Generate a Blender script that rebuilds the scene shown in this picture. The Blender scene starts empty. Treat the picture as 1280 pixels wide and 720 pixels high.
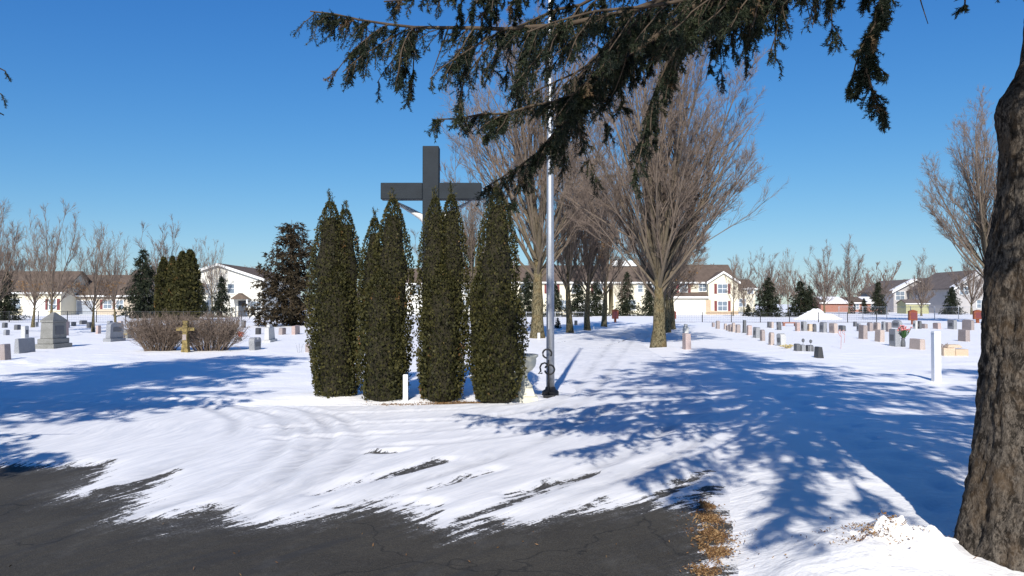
import bpy, bmesh, math, random
import numpy as np
from mathutils import Vector, Matrix, noise as mnoise

R = math.radians
scene = bpy.context.scene
C = scene.collection

# ------------------------------------------------------------------ camera, sky, sun, exposure
EYE, HOR, FPX = 1.65, 380.0, 1000.0
PITCH = math.atan((HOR - 360.0) / FPX)
cam_data = bpy.data.cameras.new('camera')
cam = bpy.data.objects.new('camera', cam_data)
C.objects.link(cam)
cam.location = (0, 0, EYE)
cam.rotation_euler = (R(90) + PITCH, 0, 0)
cam_data.sensor_width = 36.0
cam_data.lens = 36.0 * FPX / 1280.0
cam_data.clip_start = 0.05
cam_data.clip_end = 6000
scene.camera = cam

SUN_AZ, SUN_EL = R(7.0), R(33.0)          # shadows fall away from the camera, slightly to the right
world = bpy.data.worlds.new('World')
scene.world = world
world.use_nodes = True
wn = world.node_tree
sky = wn.nodes.new('ShaderNodeTexSky')
sky.sky_type = 'NISHITA'
sky.sun_disc = False
sky.sun_elevation = SUN_EL
sky.sun_rotation = math.pi + SUN_AZ
sky.altitude = 300
sky.air_density = 1.0
sky.dust_density = 0.0
sky.ozone_density = 1.6
bg = wn.nodes['Background']
hs = wn.nodes.new('ShaderNodeHueSaturation')
hs.inputs['Saturation'].default_value = 1.32
wn.links.new(sky.outputs[0], hs.inputs['Color'])
# film-like response of the whole sky: c -> a*c / (1 + k*c), per channel
def vm(op, a, b):
    n = wn.nodes.new('ShaderNodeVectorMath'); n.operation = op
    for i, x in enumerate((a, b)):
        if isinstance(x, tuple): n.inputs[i].default_value = x
        else: wn.links.new(x, n.inputs[i])
    return n.outputs[0]
den = vm('ADD', vm('MULTIPLY', hs.outputs[0], (.0277, .054, .121)), (1.0, 1.0, 1.0))
wn.links.new(vm('DIVIDE', vm('MULTIPLY', hs.outputs[0], (.631, 1.017, 1.878)), den), bg.inputs[0])
bg.inputs[1].default_value = 0.092

sl = bpy.data.lights.new('sun', 'SUN')
sl.energy = 5.0
sl.angle = R(0.55)
sl.color = (1.0, 0.955, 0.88)
sun = bpy.data.objects.new('sun', sl)
C.objects.link(sun)
sun.location = (-8, -60, 40)
sd = Vector((math.sin(SUN_AZ) * math.cos(SUN_EL), math.cos(SUN_AZ) * math.cos(SUN_EL), -math.sin(SUN_EL)))
sun.rotation_euler = sd.to_track_quat('-Z', 'Y').to_euler()

vs = scene.view_settings
scene.display_settings.display_device = 'sRGB'
vs.view_transform = 'Standard'
vs.look = 'None'
vs.gamma = 1.0
vs.use_curve_mapping = False
vs.exposure = 0.16
scene.render.engine = 'CYCLES'

# ------------------------------------------------------------------ pixel helpers
CP, SP = math.cos(PITCH), math.sin(PITCH)
def ray(px, py):
    a, b = (px - 640.0) / FPX, (360.0 - py) / FPX
    return np.array([a, CP - b * SP, SP + b * CP])
def G(px, py, z=0.0):
    r = ray(px, py); t = (z - EYE) / r[2]
    return np.array([r[0] * t, r[1] * t, z])
def P(px, py, Y):
    r = ray(px, py); t = Y / r[1]
    return np.array([r[0] * t, Y, EYE + r[2] * t])

# ------------------------------------------------------------------ mesh helpers
def mesh_np(name, verts, tris=None, quads=None, smooth=False):
    verts = np.asarray(verts, np.float32).reshape(-1, 3)
    me = bpy.data.meshes.new(name)
    me.vertices.add(len(verts)); me.vertices.foreach_set('co', verts.ravel())
    nt = 0 if tris is None else len(tris); nq = 0 if quads is None else len(quads)
    loops, starts = [], []
    o = 0
    if nq:
        loops.append(np.asarray(quads, np.int32).ravel()); starts.append(np.arange(nq) * 4); o = nq * 4
    if nt:
        loops.append(np.asarray(tris, np.int32).ravel()); starts.append(o + np.arange(nt) * 3)
    loops = np.concatenate(loops); starts = np.concatenate(starts)
    me.loops.add(len(loops)); me.loops.foreach_set('vertex_index', loops)
    me.polygons.add(len(starts)); me.polygons.foreach_set('loop_start', starts.astype(np.int32))
    me.update(calc_edges=True)
    me.validate()
    if smooth:
        me.polygons.foreach_set('use_smooth', np.ones(len(me.polygons), bool))
    return me

def add_attr(me, name, vals):
    a = me.attributes.new(name, 'FLOAT', 'POINT')
    a.data.foreach_set('value', np.asarray(vals, np.float32))

class MB:
    """collects boxes, tubes, prisms, lathes into one mesh"""
    def __init__(self): self.v, self.f = [], []
    def _add(self, vs_, fs):
        o = len(self.v); self.v += [tuple(map(float, p)) for p in vs_]; self.f += [tuple(i + o for i in f) for f in fs]
        return self
    def box(self, x0, x1, y0, y1, z0, z1):
        return self._add([(x0,y0,z0),(x1,y0,z0),(x1,y1,z0),(x0,y1,z0),(x0,y0,z1),(x1,y0,z1),(x1,y1,z1),(x0,y1,z1)],
            [(0,3,2,1),(4,5,6,7),(0,1,5,4),(1,2,6,5),(2,3,7,6),(3,0,4,7)])
    def taper(self, x0, x1, y0, y1, z0, z1, k):
        cx, cy = (x0+x1)/2, (y0+y1)/2
        t = lambda x, y: (cx+(x-cx)*k, cy+(y-cy)*k, z1)
        return self._add([(x0,y0,z0),(x1,y0,z0),(x1,y1,z0),(x0,y1,z0),t(x0,y0),t(x1,y0),t(x1,y1),t(x0,y1)],
            [(0,3,2,1),(4,5,6,7),(0,1,5,4),(1,2,6,5),(2,3,7,6),(3,0,4,7)])
    def prism(self, prof, a0, a1, axis='x'):
        """prof: closed list of 2D points; extruded along axis"""
        n = len(prof)
        def mk(p, a):
            if axis == 'x': return (a, p[0], p[1])
            if axis == 'y': return (p[0], a, p[1])
            return (p[0], p[1], a)
        vs_ = [mk(p, a0) for p in prof] + [mk(p, a1) for p in prof]
        fs = [tuple(range(n)), tuple(range(2*n-1, n-1, -1))] + [(i, i+n, (i+1) % n + n, (i+1) % n) for i in range(n)]
        return self._add(vs_, fs)
    def tube(self, pts, rad, sides=6, caps=True):
        pts = np.asarray(pts, float); n = len(pts)
        rad = np.full(n, rad) if np.isscalar(rad) else np.asarray(rad)
        t = np.gradient(pts, axis=0); t /= np.linalg.norm(t, axis=1)[:, None] + 1e-9
        ref = np.array([0.31, 0.95, 0.05]) if abs(t[0][2]) > .7 else np.array([0., 0., 1.])
        vs_, fs = [], []
        for i in range(n):
            u = np.cross(ref, t[i]); ln = np.linalg.norm(u)
            if ln < 1e-3: u = np.array([1., 0, 0]); ln = 1
            u /= ln; w = np.cross(t[i], u); ref = ref if ln > .2 else w
            for k in range(sides):
                a = 2*math.pi*k/sides
                vs_.append(pts[i] + rad[i]*(math.cos(a)*u + math.sin(a)*w))
        for i in range(n-1):
            for k in range(sides):
                k2 = (k+1) % sides
                fs.append((i*sides+k, i*sides+k2, (i+1)*sides+k2, (i+1)*sides+k))
        if caps:
            fs.append(tuple(range(sides-1, -1, -1))); fs.append(tuple(range((n-1)*sides, n*sides)))
        return self._add(vs_, fs)
    def lathe(self, prof, sides=20, cx=0, cy=0):
        n = len(prof); vs_, fs = [], []
        for r, z in prof:
            for k in range(sides):
                a = 2*math.pi*k/sides
                vs_.append((cx+r*math.cos(a), cy+r*math.sin(a), z))
        for i in range(n-1):
            for k in range(sides):
                k2 = (k+1) % sides
                fs.append((i*sides+k, i*sides+k2, (i+1)*sides+k2, (i+1)*sides+k))
        fs.append(tuple(range(sides-1, -1, -1))); fs.append(tuple(range((n-1)*sides, n*sides)))
        return self._add(vs_, fs)
    def mesh(self, name, bevel=0.0, smooth=False, segs=2):
        me = bpy.data.meshes.new(name)
        me.from_pydata(self.v, [], self.f); me.update()
        if bevel > 0:
            bm = bmesh.new(); bm.from_mesh(me)
            bmesh.ops.recalc_face_normals(bm, faces=bm.faces[:])
            es = [e for e in bm.edges if len(e.link_faces) == 2 and e.calc_face_angle(0) > R(25)]
            bmesh.ops.bevel(bm, geom=es, offset=bevel, segments=segs, affect='EDGES', profile=.5, clamp_overlap=True)
            bm.to_mesh(me); bm.free()
        if smooth:
            me.polygons.foreach_set('use_smooth', np.ones(len(me.polygons), bool))
        return me
    def build(self, name, mat, parent=None, bevel=0.0, smooth=False):
        return obj(name, self.mesh(name, bevel, smooth), mat, parent)

def obj(name, me, mat, parent=None):
    if mat is not None and len(me.materials) == 0: me.materials.append(mat)
    o = bpy.data.objects.new(name, me); C.objects.link(o)
    if parent is not None: o.parent = parent
    return o
def tag(o, label=None, cat=None, group=None, kind=None):
    if label: o['label'] = label
    if cat: o['category'] = cat
    if group: o['group'] = group
    if kind: o['kind'] = kind
    return o
def thing(name, label, cat, loc=(0, 0, 0), rotz=0.0, group=None, scale=1.0):
    o = bpy.data.objects.new(name, None); C.objects.link(o)
    o.empty_display_size = 0.2
    o.location = tuple(map(float, loc)); o.rotation_euler = (0, 0, rotz)
    o.scale = (scale,)*3 if np.isscalar(scale) else scale
    return tag(o, label, cat, group)

# ------------------------------------------------------------------ noise (numpy)
_pr = np.random.RandomState(5); _perm = _pr.permutation(512); _perm = np.concatenate([_perm, _perm, _perm])
_gr = _pr.uniform(0, 2*np.pi, 512); _gx, _gy = np.cos(_gr), np.sin(_gr)
def perlin(x, y):
    x = np.asarray(x, float); y = np.asarray(y, float)
    xi, yi = np.floor(x).astype(int), np.floor(y).astype(int)
    xf, yf = x-xi, y-yi
    u, v = xf*xf*xf*(xf*(xf*6-15)+10), yf*yf*yf*(yf*(yf*6-15)+10)
    def g(i, j):
        h = _perm[(_perm[(xi+i) % 512] + yi + j) % 512]
        return _gx[h]*(xf-i) + _gy[h]*(yf-j)
    return (g(0,0)*(1-u)+g(1,0)*u)*(1-v) + (g(0,1)*(1-u)+g(1,1)*u)*v
def fbm(x, y, o=4):
    s, a = 0, 1.0
    for i in range(o):
        s = s + a*perlin(x*2**i+17.3*i, y*2**i-9.1*i); a *= .5
    return s
def sstep(a, b, x):
    t = np.clip((x-a)/(b-a), 0, 1); return t*t*(3-2*t)
def poly_sdf(px, py, poly):
    """signed distance, positive outside"""
    px = np.asarray(px, float); py = np.asarray(py, float)
    d = np.full(px.shape, 1e9); inside = np.zeros(px.shape, bool)
    n = len(poly)
    for i in range(n):
        ax, ay = poly[i]; bx_, by_ = poly[(i+1) % n]
        ex, ey = bx_-ax, by_-ay
        t = np.clip(((px-ax)*ex+(py-ay)*ey)/(ex*ex+ey*ey+1e-12), 0, 1)
        d = np.minimum(d, np.hypot(px-ax-t*ex, py-ay-t*ey))
        c = (ay > py) != (by_ > py)
        with np.errstate(divide='ignore', invalid='ignore'):
            xx = ax+(py-ay)*ex/(ey if abs(ey) > 1e-12 else 1e-12)
        inside ^= c & (px < xx)
    return np.where(inside, -d, d)
def line_dist(px, py, pts):
    d = np.full(np.shape(px), 1e9)
    for (ax, ay), (bx_, by_) in zip(pts[:-1], pts[1:]):
        ex, ey = bx_-ax, by_-ay
        t = np.clip(((px-ax)*ex+(py-ay)*ey)/(ex*ex+ey*ey+1e-12), 0, 1)
        d = np.minimum(d, np.hypot(px-ax-t*ex, py-ay-t*ey))
    return d

# ------------------------------------------------------------------ materials
class NT:
    def __init__(self, name):
        self.m = bpy.data.materials.new(name); self.m.use_nodes = True
        self.t = self.m.node_tree; self.n = self.t.nodes; self.b = self.n['Principled BSDF']
    def node(self, typ, **kw):
        nd = self.n.new('ShaderNode'+typ)
        for k, v in kw.items(): setattr(nd, k, v)
        return nd
    def link(self, a, b): self.t.links.new(a, b)
    def coord(self): return self.node('TexCoord').outputs['Object']
    def mapping(self, src, scale=(1,1,1), rot=(0,0,0)):
        m = self.node('Mapping'); self.link(src, m.inputs[0]); m.inputs['Scale'].default_value = scale; m.inputs['Rotation'].default_value = rot
        return m.outputs[0]
    def noise(self, src, scale, detail=4, rough=.55, dist=0):
        t = self.node('TexNoise'); self.link(src, t.inputs['Vector'])
        t.inputs['Scale'].default_value = scale; t.inputs['Detail'].default_value = detail
        t.inputs['Roughness'].default_value = rough; t.inputs['Distortion'].default_value = dist
        return t.outputs['Fac']
    def ramp(self, fac, stops, interp='LINEAR'):
        r = self.node('ValToRGB'); self.link(fac, r.inputs[0]); r.color_ramp.interpolation = interp
        el = r.color_ramp.elements
        while len(el) < len(stops): el.new(.5)
        for e, (p, c) in zip(el, stops):
            e.position = p; e.color = (c, c, c, 1) if np.isscalar(c) else (*c, 1)
        return r.outputs[0]
    def math(self, op, a, b=None, c=None):
        m = self.node('Math', operation=op)
        for i, x in enumerate((a, b, c)):
            if x is None: continue
            if np.isscalar(x): m.inputs[i].default_value = x
            else: self.link(x, m.inputs[i])
        return m.outputs[0]
    def mix(self, fac, a, b):
        m = self.node('Mix', data_type='RGBA')
        if np.isscalar(fac): m.inputs[0].default_value = fac
        else: self.link(fac, m.inputs[0])
        for i, x in ((6, a), (7, b)):
            if isinstance(x, (tuple, list)): m.inputs[i].default_value = (*x[:3], 1)
            else: self.link(x, m.inputs[i])
        return m.outputs[2]
    def attr(self, name):
        return self.node('Attribute', attribute_name=name).outputs['Fac']
    def bump(self, h, strength=.3, dist=.02, prev=None):
        b = self.node('Bump'); b.inputs['Strength'].default_value = strength; b.inputs['Distance'].default_value = dist
        self.link(h, b.inputs['Height'])
        if prev is not None: self.link(prev, b.inputs['Normal'])
        return b.outputs[0]
    def out(self, color=None, rough=None, normal=None, metal=None, spec=None):
        if color is not None:
            if isinstance(color, (tuple, list)): self.b.inputs['Base Color'].default_value = (*color[:3], 1)
            else: self.link(color, self.b.inputs['Base Color'])
        if rough is not None:
            if np.isscalar(rough): self.b.inputs['Roughness'].default_value = rough
            else: self.link(rough, self.b.inputs['Roughness'])
        if normal is not None: self.link(normal, self.b.inputs['Normal'])
        if metal is not None: self.b.inputs['Metallic'].default_value = metal
        if spec is not None: self.b.inputs['Specular IOR Level'].default_value = spec
        return self.m

SNOW_COL = (0.94, 0.92, 0.90)
def m_snow():
    t = NT('snow'); co = t.coord()
    n1 = t.noise(co, 1.3, 5, .6); n2 = t.noise(co, 14, 4, .6); n3 = t.noise(co, 160, 2, .5)
    st = t.noise(t.mapping(co, (.35, 2.6, 1), (0, 0, R(8))), 1.6, 4, .6)
    nm = t.bump(n1, .5, .10); nm = t.bump(st, .35, .05, nm); nm = t.bump(n2, .5, .02, nm); nm = t.bump(n3, .3, .0018, nm)
    col = t.mix(t.ramp(n1, [(.3, 0), (.75, 1)]), SNOW_COL, (.95, .935, .92))
    sp = t.noise(co, 42, 3, .7)
    col = t.mix(t.math('MULTIPLY', t.ramp(sp, [(.735, 0), (.77, 1)]), .55), col, (.30, .24, .17))
    return t.out(col, .5, nm, spec=.25)
def m_road():
    t = NT('packed_snow_on_asphalt'); co = t.coord()
    fu, fv, cov = t.attr('fu'), t.attr('fv'), t.attr('cover')
    cx = t.node('CombineXYZ'); t.link(t.math('MULTIPLY', fv, 1.0), cx.inputs[0]); t.link(t.math('MULTIPLY', fu, .075), cx.inputs[1])
    f = cx.outputs[0]
    s1 = t.noise(f, 2.6, 3, .6); s2 = t.noise(f, 15, 4, .7, .3); n3 = t.noise(co, 9, 4, .6); n4 = t.noise(co, 60, 3, .6)
    # streak strength is given by the mesh attribute, so far edges stay soft
    h = t.math('MULTIPLY', t.math('SUBTRACT', s1, .5), 1.25)
    h = t.math('ADD', h, t.math('MULTIPLY', t.math('SUBTRACT', s2, .5), 1.65))
    h = t.math('ADD', h, t.math('MULTIPLY', t.math('SUBTRACT', n3, .5), .7))
    h = t.math('ADD', h, t.math('MULTIPLY', t.math('SUBTRACT', n4, .5), .55))
    h = t.math('MULTIPLY', h, t.attr('streak'))
    h = t.math('ADD', h, cov)
    mask = t.ramp(t.math('ADD', t.math('MULTIPLY', h, 1.0), .5), [(.47, 0), (.50, .6), (.54, 1)])
    # asphalt
    a1 = t.noise(co, .9, 4, .6); a2 = t.noise(co, 240, 2, .6); a3 = t.noise(f, 7, 3, .6)
    v = t.node('TexVoronoi'); t.link(co, v.inputs['Vector']); v.inputs['Scale'].default_value = 150
    asp = t.mix(t.ramp(a1, [(.35, 0), (.7, 1)]), (.034, .030, .024), (.060, .053, .041))
    asp = t.mix(t.math('MULTIPLY', t.ramp(a2, [(.50, 0), (.70, 1)]), .7), asp, (.14, .126, .098))
    asp = t.mix(t.math('MULTIPLY', t.ramp(t.noise(co, 120, 3, .7), [(.38, 1), (.48, 0)]), .6), asp, (.018, .018, .017))
    asp = t.mix(t.math('MULTIPLY', t.ramp(a3, [(.50, 0), (.68, 1)]), .7), asp, (.036, .035, .034))
    asp = t.mix(t.math('MULTIPLY', t.ramp(n3, [(.55, 0), (.8, 1)]), .18), asp, (.15, .14, .12))
    # hairline cracks, pale grit, salt bloom
    vk = t.node('TexVoronoi', feature='DISTANCE_TO_EDGE'); vk.inputs['Scale'].default_value = .55
    wn3 = t.node('VectorMath', operation='SCALE'); nz = t.node('TexNoise'); t.link(co, nz.inputs['Vector']); nz.inputs['Scale'].default_value = 1.8; nz.inputs['Detail'].default_value = 6
    t.link(nz.outputs['Color'], wn3.inputs[0]); wn3.inputs['Scale'].default_value = .9
    av = t.node('VectorMath', operation='ADD'); t.link(co, av.inputs[0]); t.link(wn3.outputs[0], av.inputs[1]); t.link(av.outputs[0], vk.inputs['Vector'])
    asp = t.mix(t.math('MULTIPLY', t.ramp(vk.outputs['Distance'], [(.002, 1), (.007, 0)]), .65), asp, (.012, .012, .011))
    asp = t.mix(t.math('MULTIPLY', t.ramp(v.outputs['Distance'], [(.10, 1), (.22, 0)]), t.math('MULTIPLY', t.ramp(a1, [(.35, .15), (.65, 1)]), .55)), asp, (.22, .205, .175))
    asp = t.mix(t.math('MULTIPLY', t.ramp(t.noise(t.mapping(co, (1, .6, 1)), 1.4, 6, .7), [(.52, 0), (.72, 1)]), .30), asp, (.17, .165, .155))
    # residue film close to the snow edge
    film = t.ramp(t.math('ADD', t.math('MULTIPLY', h, .7), .5), [(.30, 0), (.5, .35)])
    asp = t.mix(t.math('MULTIPLY', film, t.ramp(n4, [(.4, 0), (.65, 1)])), asp, (.32, .32, .33))
    # snow
    sn = t.mix(t.ramp(s2, [(.35, 0), (.65, 1)]), (.75, .75, .76), SNOW_COL)
    sn = t.mix(t.math('MULTIPLY', t.ramp(s1, [(.55, 0), (.75, 1)]), .35), sn, (.66, .66, .67))
    tk = t.math('MULTIPLY', t.attr('track'), t.ramp(t.noise(f, 24, 3, .7), [(.35, .25), (.6, 1)]))
    sn = t.mix(t.math('MULTIPLY', tk, .9), sn, (.46, .465, .48))
    col = t.mix(mask, asp, sn)
    nm = t.bump(mask, .5, .012); nm = t.bump(s2, .4, .016, nm); nm = t.bump(a2, .35, .003, nm); nm = t.bump(n3, .25, .01, nm)
    rg = t.math('MULTIPLY_ADD', mask, -.25, .82)
    return t.out(col, rg, nm, spec=.25)
def m_simple(name, col, rough=.6, var=.12, scale=3, bump=0, bscale=40, metal=0, spec=.3, bdist=.01):
    t = NT(name); co = t.coord(); n = t.noise(co, scale, 5, .6)
    d = tuple(max(0, c*(1-var*2)) for c in col); l = tuple(c*(1+var) for c in col)
    c = t.mix(t.ramp(n, [(.3, 0), (.7, 1)]), d, l)
    nm = t.bump(t.noise(co, bscale, 4, .6), bump, bdist) if bump else None
    return t.out(c, rough, nm, metal, spec)
def m_granite(name, col, pale=.25):
    t = NT(name); co = t.coord()
    n = t.noise(co, 90, 3, .7); n2 = t.noise(co, 3, 5, .6)
    d = tuple(c*.6 for c in col); l = tuple(c+(1-c)*pale for c in col)
    c = t.mix(t.ramp(n, [(.35, 0), (.65, 1)]), d, l)
    c = t.mix(t.math('MULTIPLY', t.ramp(n2, [(.4, 0), (.7, 1)]), .35), c, tuple(x*.7 for x in col))
    return t.out(c, .55, t.bump(n, .15, .004), spec=.4)
def m_bark(name, dark, light, scale=1.0, strong=1.0):
    t = NT(name); co = t.coord()
    mp = t.mapping(co, (1, 1, .5))
    n1 = t.noise(mp, 24*scale, 6, .72, .6); n2 = t.noise(mp, 75*scale, 5, .75, .3); n3 = t.noise(co, 3.2*scale, 5, .65); n4 = t.noise(t.mapping(co, (1, 1, .3)), 11*scale, 5, .7, 1.0)
    c = t.mix(t.ramp(n2, [(.40, 0), (.60, 1)]), tuple(x*.7 for x in dark), light)
    c = t.mix(t.math('MULTIPLY', t.ramp(n1, [(.43, 1), (.50, 0)]), .88), c, tuple(x*.22 for x in dark))
    c = t.mix(t.math('MULTIPLY', t.ramp(n4, [(.36, 1), (.48, 0)]), .55), c, tuple(x*.5 for x in dark))
    c = t.mix(t.math('MULTIPLY', t.ramp(n1, [(.55, 0), (.70, 1)]), .5), c, tuple(min(1, x*1.35) for x in light))
    c = t.mix(t.math('MULTIPLY', t.ramp(n3, [(.50, 0), (.66, 1)]), .55), c, (light[0]*.85, light[1]*.68, light[2]*.5))
    nm = t.bump(n4, .7*strong, .05); nm = t.bump(n1, .8*strong, .03, nm); nm = t.bump(n2, .6*strong, .010, nm)
    return t.out(c, .92, nm, spec=.08)
def m_limb(name, thick, thin):
    """bark of limbs; colour follows the limb's own thickness (attribute 'rad')"""
    t = NT(name); co = t.coord(); n = t.noise(co, 5, 4, .6)
    f = t.ramp(t.math('MULTIPLY', t.attr('rad'), 8.0), [(.06, 0), (.55, 1)])
    c = t.mix(f, thin, thick)
    c = t.mix(t.math('MULTIPLY', t.ramp(n, [(.35, 0), (.7, 1)]), .5), c, tuple(x*.6 for x in thick))
    return t.out(c, .88, t.bump(t.noise(co, 40, 4, .7), .5, .02), spec=.1)
def m_leaf(name, stops, rough=.6, trans=0.0):
    """stops keyed by the per-leaf 'tint' attribute"""
    t = NT(name)
    c = t.ramp(t.attr('tint'), stops)
    t.out(c, rough, spec=.2)
    return t.m
def m_siding(name, col, pitch=.2):
    t = NT(name); co = t.coord()
    sx = t.node('SeparateXYZ'); t.link(co, sx.inputs[0])
    fr = t.math('FRACT', t.math('MULTIPLY', sx.outputs['Z'], 1/pitch))
    n = t.noise(co, 1.2, 4, .6)
    c = t.mix(t.ramp(n, [(.3, 0), (.7, 1)]), tuple(x*.92 for x in col), col)
    return t.out(c, .6, t.bump(fr, .5, .02), spec=.25)
def m_shingle(name, col):
    t = NT(name); co = t.coord()
    br = t.node('TexBrick'); t.link(t.mapping(co, (1, 1.3, 1)), br.inputs['Vector'])
    br.inputs['Scale'].default_value = 1.6
    br.inputs['Color1'].default_value = (*col, 1); br.inputs['Color2'].default_value = (*[x*.72 for x in col], 1)
    br.inputs['Mortar'].default_value = (*[x*.5 for x in col], 1); br.inputs['Mortar Size'].default_value = .012
    n = t.noise(co, .8, 4, .6)
    c = t.mix(t.math('MULTIPLY', t.ramp(n, [(.4, 0), (.7, 1)]), .4), br.outputs['Color'], tuple(x*1.3 for x in col))
    return t.out(c, .85, None, spec=.15)
def m_brick(name, c1, c2, mortar, sc=4):
    t = NT(name); co = t.coord()
    sx = t.node('SeparateXYZ'); t.link(co, sx.inputs[0]); cb = t.node('CombineXYZ')
    t.link(t.math('ADD', sx.outputs['X'], sx.outputs['Y']), cb.inputs[0]); t.link(sx.outputs['Z'], cb.inputs[1])
    br = t.node('TexBrick'); t.link(cb.outputs[0], br.inputs['Vector']); br.inputs['Scale'].default_value = sc
    br.inputs['Color1'].default_value = (*c1, 1); br.inputs['Color2'].default_value = (*c2, 1); br.inputs['Mortar'].default_value = (*mortar, 1)
    return t.out(br.outputs['Color'], .85, t.bump(br.outputs['Fac'], -.3, .01), spec=.15)
def m_glass(name='window_glass'):
    t = NT(name); co = t.coord(); n = t.noise(co, 1.5, 2)
    c = t.mix(n, (.10, .13, .16), (.25, .30, .36))
    return t.out(c, .12, spec=.6)

M = dict(
    snow=m_snow(), road=m_road(),
    spruce_bark=m_bark('spruce_bark', (.060, .050, .041), (.150, .126, .102), 1.0, .8),
    maple_bark=m_bark('maple_bark', (.11, .092, .050), (.235, .20, .12), .8, .6),
    twig=m_limb('bare_twig', (.140, .115, .080), (.225, .172, .138)),
    twig_far=m_limb('far_twig', (.19, .15, .12), (.20, .155, .13)),
    spruce_twig=m_simple('spruce_twig', (.085, .062, .042), .9, .25, 8),
    needle=m_leaf('spruce_needles', [(0, (.009, .015, .010)), (.5, (.021, .030, .016)), (.8, (.044, .050, .022)), (.9, (.062, .060, .027)), (1, (.12, .075, .04))]),
    needle_far=m_leaf('evergreen_needles', [(0, (.013, .017, .010)), (.6, (.027, .034, .017)), (1, (.052, .052, .026))]),
    cedar=m_leaf('cedar_foliage', [(0, (.026, .020, .011)), (.6, (.050, .037, .020)), (1, (.085, .058, .034))]),
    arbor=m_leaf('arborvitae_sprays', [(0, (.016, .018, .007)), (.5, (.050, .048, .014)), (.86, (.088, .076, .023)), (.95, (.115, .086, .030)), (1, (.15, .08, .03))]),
    arbor_in=m_simple('arborvitae_inner', (.030, .026, .014), .95, .3, 14, .6, 30, bdist=.03),
    dry_leaf=m_leaf('dry_leaves', [(0, (.16, .085, .03)), (.6, (.27, .15, .06)), (1, (.36, .22, .10))]),
    litter=m_leaf('needle_litter', [(0, (.06, .032, .016)), (.5, (.20, .105, .045)), (1, (.36, .235, .11))]),
    cross=m_simple('cross_paint', (.019, .026, .034), .6, .14, 2.5, .25, 50, spec=.2),
    white=m_simple('white_paint', (.72, .74, .77), .5, .05, 4),
    figure=m_simple('white_stone_figure', (.78, .78, .76), .55, .04, 4),
    cream_stone=m_simple('cast_stone', (.62, .60, .50), .75, .10, 6, .3, 30),
    alu=m_simple('brushed_aluminium', (.50, .51, .53), .46, .04, 5, metal=.8),
    iron=m_simple('black_iron', (.02, .02, .022), .5, .2, 20),
    grey=m_granite('grey_granite', (.21, .22, .24)), pale=m_granite('pale_granite', (.52, .52, .50)),
    dark=m_granite('dark_granite', (.085, .09, .10), .1), black=m_granite('black_granite', (.022, .023, .027), .05),
    pink=m_granite('pink_granite', (.42, .27, .23)), tan=m_granite('tan_granite', (.46, .35, .29)),
    brown=m_granite('brown_granite', (.27, .20, .18)), rose=m_granite('rose_granite', (.47, .33, .29)),
    sand=m_granite('sandstone', (.60, .43, .26)), olive=m_granite('weathered_granite', (.14, .135, .11)),
    lichen=m_simple('lichen_stone', (.25, .19, .075), .9, .42, 9, .6, 40),
    wire=m_simple('galvanised_steel', (.42, .43, .45), .45, .1, 8, metal=.6), blackwire=m_simple('black_fence', (.03, .031, .034), .5, .15, 8),
    cream=m_siding('cream_siding', (.74, .68, .52)), whitesid=m_siding('white_siding', (.78, .76, .68)), greysid=m_siding('grey_siding', (.42, .40, .39)), tansid=m_siding('tan_siding', (.50, .43, .34)),
    trim=m_simple('white_trim', (.80, .80, .78), .5, .03, 2), roof=m_shingle('brown_shingles', (.155, .115, .088)), roofgrey=m_shingle('grey_brown_shingles', (.17, .14, .125)),
    shutter=m_simple('maroon_shutter', (.17, .045, .045), .6, .1, 6), glass=m_glass(), door=m_simple('garage_door_paint', (.82, .81, .77), .5, .03, 2),
    greydoor=m_simple('grey_garage_door', (.33, .36, .41), .5, .06, 2), darkdoor=m_simple('dark_door', (.05, .06, .08), .5, .1, 3),
    veneer=m_brick('stone_veneer', (.42, .30, .19), (.52, .38, .25), (.55, .5, .42)), redbrick=m_brick('red_brick', (.27, .11, .075), (.33, .14, .10), (.36, .28, .24)),
    redwood=m_simple('red_stained_wood', (.25, .075, .035), .65, .2, 6, .3, 25), shed=m_siding('yellow_green_siding', (.40, .39, .22)),
    pinkfl=m_simple('pink_petals', (.75, .27, .26), .7, .25, 30), greenfl=m_simple('green_stems', (.05, .12, .04), .7, .3, 30), redfl=m_simple('orange_pot', (.65, .13, .06), .6, .15, 10), straw=m_simple('dried_flowers', (.55, .45, .22), .85, .3, 30),
    rosefl=m_simple('pale_red_stakes', (.5, .28, .26), .7, .2, 10),
)

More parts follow.
